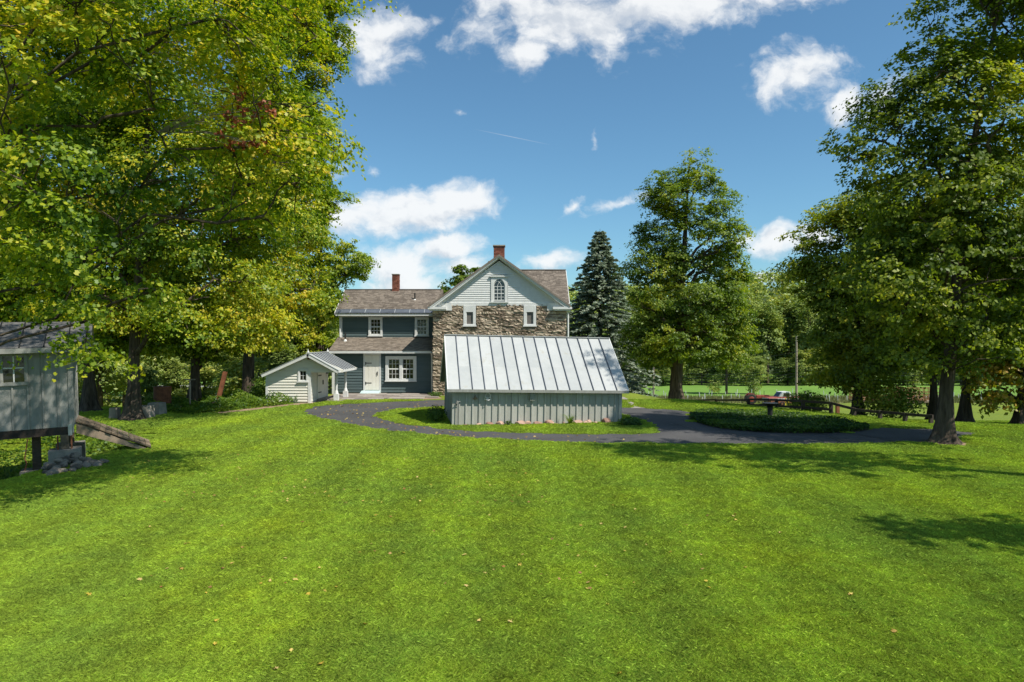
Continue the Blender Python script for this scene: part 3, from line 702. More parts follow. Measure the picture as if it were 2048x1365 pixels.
def wing():
    x0, x1 = -9.92, -4.36
    # upper storey
    up = box('wing_wall', M['green'], HR, x0, x1, YU, 43.6, 2.0, 4.50)
    wins = [(-8.33, -7.52), (-5.64, -4.83)]
    clapboards(up, M['green'], YU, x0, x1, 3.10, 4.34, .155, holes=[(a, b, 3.2, 4.34) for a, b in wins])
    for a, b in wins: window(HR, a, b, 3.25, 4.335, YU-.045, fw=.115, cols=3, rows=2, depth=.055)
    box('corner_board', M['white'], HR, x0-.09, x0+.06, YU-.045, YU+.1, 3.1, 4.40)
    box('frieze_board', M['white'], HR, x0-.1, x1, YU-.06, YU+.02, 4.345, 4.50)
    box('soffit', M['white'], HR, -10.15, x1, 39.30, YU+.02, 4.50, 4.535)
    box('fascia', M['white'], HR, -10.15, -4.50, 39.26, 39.30, 4.40, 4.56)
    MB().tube([(-9.98, YU-.1, 4.35), (-9.98, YU-.1, 3.2)], .045, 8).build('downspout', M['white'], HR)
    e = Vector((-10.17, 39.22, 4.56)); v = Vector((0, 41.6-39.22, 6.07-4.56)); W = 10.17-4.2
    MB().prism([e, e+v, e+v+Vector((0, .03, -.12)), e+Vector((0, .08, -.05))], (W, 0, 0)).build('wing_roof', M['shingle'], HR)
    b0 = Vector((-10.17, 43.98, 4.56)); MB().prism([b0, Vector((-10.17, 41.6, 6.07)), Vector((-10.17, 41.57, 5.95)), b0+Vector((0, -.08, -.05))], (W, 0, 0)).build('wing_roof', M['shingle'], HR)
    MB().prism([(x0, YU, 4.45), (x0, 43.6, 4.45), (x0, 41.6, 5.8)], (.08, 0, 0)).build('side_gable', M['green'], HR)
    vn = v.normalized()
    k = .42
    shingle_roof('shingle', M['shingle'], HR, e+vn*k+Vector((0, 0, .014)), (1, 0, 0), v, W, v.length-k, seed=7)
    n = Vector((0, -vn.z, vn.y))
    pw = W/7
    for i in range(7):
        a = e+Vector((i*pw+.004, 0, 0)); MB().prism([a+n*.004, a+vn*(k+.05)+n*.004, a+vn*(k+.05)+n*.014, a+n*.018], (pw-.010, 0, 0)).build('eave_flashing', M['flash'], HR)
        if i: MB().beam(a+n*.02, a+vn*(k+.04)+n*.02, .022, .014, up=n).build('flashing_seam', M['seam'], HR)
    MB().beam((-10.17, 41.6, 6.09), (-4.3, 41.6, 6.09), .2, .04).build('ridge_cap', M['shingle'], HR)
    MB().beam((-10.185, 39.2, 4.50), (-10.185, 41.6, 6.02), .03, .13).build('rake_board', M['white'], HR)
    MB().tube([(-5.77, 40.55, 5.3), (-5.77, 40.55, 5.82)], .045, 8).build('vent_pipe', M['iron'], HR)
    MB().tube([(-5.77, 40.55, 5.32), (-5.77, 40.55, 5.44)], [.14, .05], 8).build('pipe_collar', M['white'], HR)
    # lean-to
    lo = box('lean_to_wall', M['green'], HR, x0, x1, YL, YU+.2, -.1, 2.42)
    door = (-8.17, -7.38, .22, 2.17); win = (-7.03, -5.31, .73, 2.11)
    clapboards(lo, M['green'], YL, x0, x1, .10, 2.34, .158, holes=[(door[0]-.09, door[1]+.09, 0, 2.26), win])
    window(HR, *win, YL-.045, fw=.155, cols=3, rows=2, units=2, depth=.06)
    box('corner_board', M['white'], HR, x0-.09, x0+.05, YL-.045, YL+.1, .0, 2.38)
    # door with strap hinges and a little ramp
    d = box('door', M['door'], HR, door[0], door[1], YL-.05, YL-.01, door[2], door[3])
    for k in range(4):
        xa = door[0]+(door[1]-door[0])*k/4; box('plank', M['door'], d, xa+.004, xa+(door[1]-door[0])/4-.004, YL-.062, YL-.05, door[2]+.01, door[3]-.01)
    for zz in (1.72, .62):
        box('strap_hinge', M['iron'], d, door[0]+.03, door[0]+.37, YL-.075, YL-.062, zz-.02, zz+.02); box('hinge_plate', M['iron'], d, door[0]+.02, door[0]+.07, YL-.078, YL-.063, zz-.09, zz+.06)
    box('handle', M['iron'], d, door[1]-.12, door[1]-.08, YL-.10, YL-.06, 1.05, 1.25)
    cs = MB(); cs.box(door[0]-.09, door[0]-.004, YL-.07, YL, .02, 2.26).box(door[1]+.004, door[1]+.09, YL-.07, YL, .02, 2.26).box(door[0]-.004, door[1]+.004, YL-.068, YL, 2.175, 2.26)
    cs.build('door_casing', M['white'], HR)
    MB().prism([(door[0]-.18, YL-.05, .20), (door[0]-.18, YL-.72, .05), (door[0]-.18, YL-.72, .02), (door[0]-.18, YL-.05, .02)], (1.05, 0, 0)).build('ramp', M['ramp'], HR)
    # lean-to roof
    e = Vector((-10.12, 37.66, 2.40)); v = Vector((0, YU-37.66, 3.15-2.40)); W = 10.12-4.30
    MB().prism([e, e+v, e+v+Vector((0, 0, -.06)), e+Vector((0, 0, -.06))], (W, 0, 0)).build('lean_to_roof', M['shingle_old'], HR)
    shingle_roof('shingle', M['shingle_old'], HR, e+Vector((0, -.01, .012)), (1, 0, 0), v, W, v.length-.02, seed=9)
    box('fascia', M['white'], HR, -10.12, -4.45, 37.62, 37.655, 2.27, 2.395)
    box('soffit', M['white'], HR, -10.10, -4.45, 37.656, YL, 2.33, 2.345)
    MB().tube([(-9.55, 39.1, 2.9), (-9.55, 39.1, 3.42)], .045, 8).build('vent_pipe', M['iron'], HR)
    MB().tube([(-9.55, 39.1, 2.9), (-9.55, 39.1, 3.06)], [.13, .05], 8).build('pipe_collar', M['white'], HR)
    # downspouts at the joint and on the right corner
    MB().tube([(-4.43, 37.62, 2.3), (-4.43, 37.80, 2.1), (-4.43, 37.85, 0.05)], .05, 8).build('downspout', M['white'], HR)
    MB().tube([(-4.46, 39.3, 4.5), (-4.46, 39.55, 4.2), (-4.46, 39.55, 3.1)], .05, 8).build('downspout', M['flash'], HR)
    MB().tube([(3.06, YS-.2, 4.7), (3.03, YS-.08, 4.45), (3.03, YS-.08, 0)], .05, 8).build('downspout', M['white'], HR)
    MB().beam((WX-.2, YS-.3, 4.72), (WX-.2, 47, 4.72), .12, .1).build('gutter', M['flash'], HR); MB().beam((EX+.22, YS-.3, 4.72), (EX+.22, 40.2, 4.72), .12, .1).build('gutter', M['white'], HR)
wing()

# ================================================================ LITTLE WHITE OUTHOUSE
def outhouse():
    yf, yb = 32.4, 35.4; xl, xr = -11.66, -9.55; ax, az = -9.60, 2.33; zl, zr = 1.40, 1.56; xe = -8.13
    r = empty('outhouse', (xr, yf, 0), 'small white clapboard outbuilding with tin roof carried over a porch on two turned posts', 'outbuilding')
    MB().prism([(xl, yf, -.1), (xr, yf, -.1), (xr, yf, 1.55), (xe+.12, yf, 1.55), (xe+.12, yf, 1.58), (ax, yf, az-.06), (xl, yf, zl)], (0, .06, 0)).build('front_wall', M['cream'], r)
    MB().prism([(xl, yb, -.1), (xr, yb, -.1), (xr, yb, 1.55), (xe+.12, yb, 1.55), (ax, yb, az-.06), (xl, yb, zl)], (0, -.06, 0)).build('back_wall', M['cream'], r)
    side = box('side_wall', M['cream'], r, xr-.06, xr, yf+.06, yb-.06, -.1, 2.2); box('side_wall', M['cream'], r, xl, xl+.06, yf+.06, yb-.06, -.1, 1.4)
    win = (-10.15, -9.67, 1.02, 1.62); fw = r.children[0]
    def lim(z):
        a = xl+max(0, (z-zl)/((az-zl)/(ax-xl))); b = xr if z < 1.58 else ax+(az-.10-z)*(xe-ax)/(az-zr)-.03; return (a, max(b, a))
    clapboards(fw, M['cream'], yf, xl, xr, .08, 2.25, .135, holes=[win], lim=lim, t=.042)
    window(r, *win, yf-.015, fw=.075, cols=2, rows=2, sashes=1, depth=.05)
    box('corner_board', M['white'], r, xl-.02, xl+.09, yf-.045, yf+.05, .02, 1.42); box('corner_board', M['white'], r, xr-.12, xr+.005, yf-.05, yf+.08, .0, 1.56)
    box('porch_header', M['cream'], r, xr+.006, xe+.1, yf-.04, yf+.08, 1.46, 1.57)
    clapx(side, M['cream'], xr, yf+.10, yb, .08, 1.95, .16, holes=[(33.35, 34.85, 0, 1.56)])
    d = box('door', M['door'], r, xr+.004, xr+.05, 33.40, 34.80, .12, 1.52)
    for k in range(4):
        a = 33.40+1.4*k/4; box('plank', M['door'], d, xr+.05, xr+.062, a+.008, a+.342, .13, 1.51)
    for zz in (1.25, .42): box('strap_hinge', M['iron'], d, xr+.062, xr+.078, 33.43, 33.95, zz-.025, zz+.025)
    box('handle', M['iron'], d, xr+.062, xr+.10, 34.2, 34.26, .78, 1.0)
    box('wall_lantern', M['iron'], r, xr+.01, xr+.14, 34.92, 35.05, 1.28, 1.52)
    box('door_step', M['flag'], r, xr+.01, xr+.55, 33.3, 34.9, .0, .12)
    box('louvre', M['rust'], r, ax-.09, ax+.07, yf-.05, yf, 2.08, 2.17)
    # roof planes with standing seams
    y0, y1 = yf-.36, yb+.25
    for e, n_, in ((Vector((xl-.14, 0, zl-.03)), 8), (Vector((xe, 0, zr-.01)), 8)):
        a = Vector((ax, 0, az+.03)); s = (a-e); nrm = Vector((-s.z, 0, s.x)).normalized(); nrm = nrm if nrm.z > 0 else -nrm
        pw = (y1-y0)/n_
        for i in range(n_):
            ya = y0+i*pw+.003; yb_ = y0+(i+1)*pw-.003; q = lambda p, y, o: Vector((p.x, y, p.z))+nrm*o
            MB().prism([q(e, ya, 0), q(a, ya, 0), q(a, ya, .015), q(e, ya, .015)], (0, yb_-ya, 0)).build('roof_panel', M['tin'], r)
            if i: MB().beam(q(e, ya, .035), q(a, ya, .035), .026, .05, up=nrm).build('seam', M['flash'], r)
        q = lambda p, y, o: Vector((p.x, y, p.z))+nrm*o
        MB().prism([q(e, y0+.02, -.14), q(a, y0+.02, -.14), q(a, y0+.02, -.003), q(e, y0+.02, -.003)], (0, .05, 0)).build('rake_board', M['white'], r)
        MB().prism([q(e, y0+.071, -.05), q(a, y0+.071, -.05), q(a, y0+.071, -.003), q(e, y0+.071, -.003)], (0, y1-y0-.1, 0)).build('roof_boards', M['white'], r)
    MB().beam((xe-.01, y0, zr-.05), (xe-.01, y1, zr-.05), .03, .10).build('fascia', M['white'], r)
    MB().beam((ax, y0, az+.06), (ax, y1, az+.06), .14, .035).build('ridge_cap', M['tin'], r)
    for y in (y0+.1, y1-.1): MB().tube([(ax, y, az+.06), (ax, y, az+.13), (ax, y, az+.16), (ax, y, az+.26)], [.05, .05, .02, .004], 8).build('finial', M['white'], r)
    for y in (33.35, 35.2):
        p = MB().box(xe-.56, xe-.34, y-.11, y+.11, .06, .38).tube([(xe-.45, y, .38), (xe-.45, y, .46), (xe-.45, y, .55), (xe-.45, y, .95), (xe-.45, y, 1.32), (xe-.45, y, 1.36), (xe-.45, y, 1.42), (xe-.45, y, 1.62)], [.10, .085, .055, .062, .05, .07, .055, .055], 10)
        p.build('porch_post', M['white'], r)
    MB().beam((xe-.45, yf-.1, 1.66), (xe-.45, yb, 1.66), .1, .12).build('porch_beam', M['white'], r)
    # flagstone floor of the porch
    box('porch_floor', M['flag'], r, xr+.56, xe-.1, 32.9, 35.6, .012, .06)
outhouse()

# ================================================================ TIN ROOFED SHED
def tin_shed():
    rot = R(9); r = empty('tin_roofed_shed', (-2.08, 23.8, 0), 'sage grey board and batten shed with a big pale standing-seam tin roof', 'shed', rot=(0, R(1.1), rot))
    L, D = 6.1, 4.6; ez, rz = 1.27, 3.17; fo = .22
    def b(nm, mat, par, *a, **k): return box(nm, M[mat], par, *a, local=True, **k)
    core = MB(); core.box(0, L, .03, .10, -.35, ez+.2); fw = core.build('front_wall', M['sage'], r, local=True)
    rng = random.Random(4)
    n = 26; bw = L/n
    for i in range(n):
        x = i*bw; MB().box(x+.004, x+bw-.004, .004+rng.uniform(0, .012), .03, -.28+rng.uniform(-.02, .03), ez+.15).build('board', M['sage'], fw, local=True)
        if i: MB().box(x-.024, x+.024, -.028, .006, -.24+rng.uniform(-.04, .02), ez+.1).build('batten', M['sage'], fw, local=True)
    b('corner_board', 'sage', r, -.02, .10, -.032, .03, -.30, ez+.1); b('corner_board', 'sage', r, L-.10, L+.02, -.032, .03, -.30, ez+.1)
    for x, nm in ((0, 'left_gable'), (L-.08, 'right_gable')):
        g = MB().prism([(x, .10, -.3), (x, D, -.3), (x, D, ez+.15), (x, D/2, rz-.06), (x, .10, ez+.2)], (.08, 0, 0)).build('gable_wall', M['sage'], r, local=True)
        s = -1 if x == 0 else 1; xf = x if s < 0 else x+.08
        for k in range(1, 20):
            y = .1+k*(D-.1)/20; zt = ez+.1+min(y, D-y)*(rz-ez-.2)/(D/2); MB().box(*sorted((xf+.002*s, xf+.026*s)), y-.022, y+.022, -.25, zt).build('batten', M['sage'], g, local=True)
    b('back_wall', 'sage', r, .08, L-.08, D-.08, D-.002, -.3, ez+.14)
    a = Vector((0, D/2, rz)); sl = (rz-ez)/(D/2+fo)
    for side in (1, -1):
        e = Vector((0, -fo if side > 0 else D+fo, ez)); s = a-e; nrm = Vector((0, -s.z, s.y)).normalized(); nrm = nrm if nrm.z > 0 else -nrm
        np_ = 15; x0, x1 = -.20, L+.20; pw = (x1-x0)/np_
        for i in range(np_):
            xa = x0+i*pw
            cuts = [(0, .40), (.402, 1)] if side > 0 else [(0, 1)]
            for j, (t0, t1) in enumerate(cuts):
                p, q = e+s*t0, e+s*t1; off = .004*(1-j); w = rng.uniform(-.004, .004)
                vs = [p+nrm*off, q+nrm*off, q+nrm*(off+.012), (p+q)/2+nrm*(off+.012+w), p+nrm*(off+.012)]
                MB().prism([v+Vector((xa+.002, 0, 0)) for v in vs], (pw-.004, 0, 0)).build('roof_panel', M['tin'], r, local=True)
            if i: MB().beam(e+nrm*.034+Vector((xa, 0, 0)), a+nrm*.034+Vector((xa, 0, 0)), .022, .05, up=nrm).build('seam', M['flash'], r, local=True)  # dark metal on the ribs stands in for the shade beside them
        for xx in (x0, x1): MB().beam(e+nrm*-.05+Vector((xx, 0, 0)), a+nrm*-.05+Vector((xx, 0, 0)), .03, .14, up=nrm).build('rake_board', M['white'], r, local=True)
        dk = MB().prism([e+nrm*-.045+Vector((x0+.02, 0, 0)), a+nrm*-.045+Vector((x0+.02, 0, 0)), a+nrm*-.004+Vector((x0+.02, 0, 0)), e+nrm*-.004+Vector((x0+.02, 0, 0))], (x1-x0-.04, 0, 0)).build('roof_boards', M['sage'], r, local=True)
    MB().beam((-.21, -fo-.012, ez-.035), (L+.21, -fo-.012, ez-.035), .03, .10).build('fascia', M['pale'], r, local=True)
    MB().beam((-.21, D/2, rz+.022), (L+.21, D/2, rz+.022), .16, .03).build('ridge_cap', M['tin'], r, local=True)
    # fittings on the front wall
    lp = MB()
    for xx in (-.115, .115): lp.tube([(1.22+xx, -.04, .93), (1.22+xx*.55, -.09, 1.13)], .013, 6)
    lp.tube([(1.22-.07, -.09, 1.13), (1.22, -.10, 1.16), (1.22+.07, -.09, 1.13)], .015, 6); lp.tube([(1.22-.12, -.05, .93), (1.22, -.15, .90), (1.22+.12, -.05, .93)], .014, 6)
    lp.tube([(1.22-.10, -.06, 1.0), (1.22, -.13, .99), (1.22+.10, -.06, 1.0)], .012, 6); lp.box(1.14, 1.30, -.05, -.02, .90, .95)
    lp.build('cage_lamp', M['white'], r, local=True)
    MB().box(2.72, 2.90, -.11, -.02, .90, 1.12).box(2.70, 2.92, -.13, -.11, 1.08, 1.14).build('meter_box', M['pale'], r, local=True)
    MB().box(.70, .86, -.06, -.02, .92, .98).tube([(.78, -.06, .96), (.78, -.10, 1.05)], .03, 6).build('hook_bracket', M['oldwood'], r, local=True)
    hy = MB().tube([(.16, -.10, -.28), (.16, -.10, .78)], .022, 8).tube([(.16, -.10, .78), (.10, -.13, .80), (.06, -.14, .74)], .018, 6).tube([(.12, -.10, .86), (.26, -.10, .84)], .013, 6).box(.06, .26, -.14, -.05, -.18, -.08).tube([(.16, -.10, .78), (.16, -.10, .86)], .03, 8)
    hy.build('water_hydrant', M['pale'], r, local=True)
    MB().tube([(3.55, -.035, .16), (3.58, -.05, .19)], .02, 6).build('hose_bib', M['white'], r, local=True)
    # field stones under the sill
    shapes = rock_shapes(M['rrock'], 8, 11)
    x = .05
    while x < L+.3:
        w = rng.choice([.10, .13, .16, .2, .2, .26, .42]) ; o = link('foundation_stone', rng.choice(shapes), r, (x+w/2, -.10-rng.uniform(0, .12), -.01+.02*x*0-.0)); h = w*rng.uniform(.35, .6)
        o.location.z = .01*x*1.9-.03+h*.3-.05*0; o.scale = (w*1.0, w*.8, h*1.3); o.rotation_euler = (rng.uniform(-.2, .2), rng.uniform(-.2, .2), rng.uniform(0, 6)); x += w*.85
    for xx, w in ((2.35, .42), (2.62, .32), (2.98, .36), (4.75, .34)):
        o = link('foundation_stone', rng.choice(shapes), r, (xx, -.22, .10)); o.scale = (w, w*.6, w*.62); o.rotation_euler = (0, 0, rng.uniform(-.5, .5))
def rock_shapes(mat, n, seed):
    rng = random.Random(seed); out = []
    for k in range(n):
        bm = bmesh.new(); bmesh.ops.create_icosphere(bm, subdivisions=2, radius=.5)
        ax_ = [Vector((rng.gauss(0, 1), rng.gauss(0, 1), rng.gauss(0, 1))).normalized() for _ in range(7)]; dd = [rng.uniform(.28, .45) for _ in ax_]
        for v in bm.verts:
            for a, d in zip(ax_, dd):
                t = v.co.dot(a)
                if t > d: v.co -= a*(t-d)*.85
        me = bpy.data.meshes.new('stone'); bm.to_mesh(me); bm.free(); me.materials.append(mat); out.append(me)
    return out
tin_shed()

# ================================================================ SHED ON STILTS (left edge)
def stilt_shed():
    C = (-11.05, 17.25, 0); r = empty('stilt_shed', C, 'pale grey board and batten shed raised on timber posts at the left edge', 'shed', rot=(0, R(-1.6), R(30)))
    W, D = 3.7, 2.5; z0, z1 = .80, 2.72; rng = random.Random(6)
    def b(nm, mat, par, *a, **k): return box(nm, M[mat], par, *a, local=True, **k)
    body = b('front_wall', 'pale', r, -W, 0, .03, .09, z0, z1+.1)
    win = (-1.40, -.98, 2.02, 2.62)
    nb = 12; bw = W/nb
    for i in range(nb):
        xa = -W+i*bw; segs = [(z0, z1+.05)]
        if xa+bw > win[0]+.02 and xa < win[1]-.02: segs = [(z0, win[2]-.08), (win[3]+.05, z1+.05)]
        for s0, s1 in segs: MB().box(xa+.003, xa+bw-.003, .006+rng.uniform(0, .006), .03, s0, s1).build('board', M['pale'], body, local=True)
        if i and not (win[0]-.02 < xa < win[1]+.02): MB().box(xa-.02, xa+.02, -.02, .006, z0, z1).build('batten', M['pale'], body, local=True)
        elif i: MB().box(xa-.02, xa+.02, -.02, .006, z0, win[2]-.09).build('batten', M['pale'], body, local=True)
    b('corner_board', 'pale', r, -.09, .02, -.022, .03, z0, z1)
    w = MB().box(win[0]-.06, win[0], -.03, .03, win[2]-.06, win[3]+.06).box(win[1], win[1]+.06, -.03, .03, win[2]-.06, win[3]+.06).box(win[0], win[1], -.028, .03, win[3], win[3]+.06).box(win[0]-.08, win[1]+.08, -.06, .02, win[2]-.12, win[2]-.04).build('window', M['pale'], r, local=True)
    MB().box((win[0]+win[1])/2-.014, (win[0]+win[1])/2+.014, -.012, .012, win[2]-.04, win[3]).box(win[0], win[1], -.010, .010, 2.31, 2.34).build('sash', M['white'], w, local=True)
    b('pane', 'glass', w, win[0], win[1], .012, .016, win[2]-.04, win[3])
    side = MB().prism([(0, .09, z0), (0, D, z0), (0, D, z1), (0, D/2, 3.3), (0, .09, z1)], (-.06, 0, 0)).build('right_wall', M['pale'], r, local=True)
    for k in range(1, 8): y = .1+k*.3; b('batten', 'pale', side, .001, .02, y-.02, y+.02, z0, z1+.05)
    b('back_wall', 'pale', r, -W, -.06, D-.06, D-.001, z0, z1)
    MB().prism([(-W, .09, z0), (-W, D, z0), (-W, D, z1), (-W, D/2, 3.3), (-W, .09, z1)], (.06, 0, 0)).build('left_wall', M['pale'], r, local=True)
    a = Vector((0, D/2, 3.46))
    for side_ in (1, -1):
        e = Vector((0, -.33 if side_ > 0 else D+.33, 2.80)); s = a-e; nrm = Vector((0, -s.z, s.y)).normalized(); nrm = nrm if nrm.z > 0 else -nrm
        for i in range(9):
            xa = -W-.3+i*(W+.75)/9; pw = (W+.75)/9
            MB().prism([v+Vector((xa+.003, 0, 0)) for v in (e, a, a+nrm*.014, e+nrm*.014)], (pw-.006, 0, 0)).build('roof_panel', M['tin_old'], r, local=True)
            if i: MB().beam(e+nrm*.03+Vector((xa, 0, 0)), a+nrm*.03+Vector((xa, 0, 0)), .022, .04, up=nrm).build('seam', M['iron'], r, local=True)
        MB().prism([v+Vector((-W-.28, 0, 0)) for v in (e+nrm*-.04, a+nrm*-.04, a+nrm*-.003, e+nrm*-.003)], (W+.71, 0, 0)).build('roof_boards', M['pale'], r, local=True)
    MB().beam((-W-.3, -.345, 2.74), (.45, -.345, 2.74), .03, .12).build('fascia', M['pale'], r, local=True)
    # frame below
    b('floor_beam', 'darkwood', r, -W, -.02, .0, .16, .60, z0-.003); b('floor_beam', 'darkwood', r, -W, -.02, D-.2, D-.02, .60, z0-.003)
    for k in range(5): b('joist', 'darkwood', r, -W+.1+k*.85, -W+.2+k*.85, .17, D-.21, .64, z0-.004)
    b('floor', 'darkwood', r, -W+.07, -.07, .10, D-.07, z0-.002, z0+.02)
    for x, y, zb, ft in ((-.20, .08, .24, True), (-.85, .75, -.3, True), (-2.6, .1, -.9, True), (-.2, D-.15, .1, True), (-2.6, D-.15, -.9, True)):
        b('post', 'oldwood', r, x-.09, x+.09, y-.09, y+.09, zb, .6)
        b('footing', 'concrete', r, x-.34, x+.34, y-.30, y+.30, zb-.55, zb)
        if x == -.20 and y < .5:
            for q in (-.16, .13): b('steel_angle', 'rust', r, x+q, x+q+.03, y-.12, y-.02, zb, zb+.34)
    b('bracket', 'chrome', r, -.12, -.03, -.035, -.021, .58, .86); b('bracket', 'chrome', r, -.02, .0, -.03, .06, .64, .84)
    MB().tube([(-.95, -.1, .58), (-1.02, -.12, .1), (-.98, -.12, .0), (-1.03, -.12, -.18)], .014, 6).build('rusty_rod', M['rust'], r, local=True)
    # ramp up to the side door, out to the right
    x0_, x1_ = .03, 1.62; za, zb = .86, .02
    for y in (.55, 1.75): MB().prism([(x0_, y-.03, za-.02), (x1_, y-.03, zb-.02), (x1_-.12, y-.03, zb-.05), (x0_, y-.03, za-.30)], (0, .06, 0)).build('ramp_stringer', M['palewood'] if y < 1 else M['oldwood'], r, local=True)
    n = 13
    for k in range(n):
        t0, t1 = k/n, (k+.93)/n; p = lambda t, dz: (x0_+(x1_+.12-x0_)*t, za+(zb-.02-za)*t+dz)
        (xa, z_a), (xb, z_b) = p(t0, 0), p(t1, 0); q = rng.uniform(-.03, .03)
        MB().prism([(xa, .48+q, z_a), (xb, .48+q, z_b), (xb, .48+q, z_b+.045), (xa, .48+q, z_a+.045)], (0, 1.35, 0)).build('ramp_plank', M['oldwood'], r, local=True)
stilt_shed()

def rock_pile():
    x, y = GP(158, 935); r = empty('rock_pile', (x, y, gzf(x, y)), 'heap of rounded grey field stones below the footing of the stilt shed', 'rock pile')
    shapes = rock_shapes(M['rock'], 9, 3); rng = random.Random(12)
    for k in range(72):
        px, py = rng.uniform(88, 212), 0; t = (px-88)/124
        py = 953-22*t+rng.uniform(-20, 4)*math.sin(min(1, t+.25)*math.pi*.9)
        X, Y = GP(px, py); g = gzf(X, Y); o = link('stone', rng.choice(shapes), r); s = rng.uniform(.12, .24)
        o.location = (X-x, Y-y, g+s*.25-gzf(x, y)+max(0, (950-22*t-py)/20*.20)); o.scale = (s*1.2, s, s*.75); o.rotation_euler = (rng.uniform(-.3, .3), rng.uniform(-.3, .3), rng.uniform(0, 6))
rock_pile()
# ================================================================ LEAVES AND TREES
KITE = np.array([(0, -.5, 0), (.36, -.02, .10), (0, .55, 0), (-.36, -.02, .10)])
def _maple():
    pts = []
    for a, r in [(-90, .42), (-62, .30), (-30, .50), (-8, .27), (22, .58), (52, .28), (90, .66), (128, .28), (158, .58), (188, .27), (210, .50), (242, .30)]:
        t = math.radians(a); pts.append((r*math.cos(t), r*math.sin(t), .10*abs(math.cos(t))*r))
    return np.array(pts)
MAPLE = _maple()
NEAR = np.array([(r*math.cos(math.radians(a)), r*math.sin(math.radians(a)), .12*abs(math.cos(math.radians(a)))*r) for a, r in [(-90, .36), (-25, .50), (5, .25), (40, .56), (90, .68), (140, .56), (175, .25), (205, .50)]])
def leaf_arrays(P, Nn, size, rng, shape):
    """leaf faces at points P facing Nn"""
    n = len(P); Nn = Nn/np.linalg.norm(Nn, axis=1, keepdims=True)
    T = rng.normal(size=(n, 3)); T -= (T*Nn).sum(1, keepdims=True)*Nn; T /= np.linalg.norm(T, axis=1, keepdims=True)+1e-9
    Bv = np.cross(Nn, T); k = len(shape)
    V = P[:, None, :]+size[:, None, None]*(shape[None, :, 0, None]*Bv[:, None, :]+shape[None, :, 1, None]*T[:, None, :]+shape[None, :, 2, None]*Nn[:, None, :])
    return V.reshape(-1, 3), np.arange(n*k).reshape(n, k)

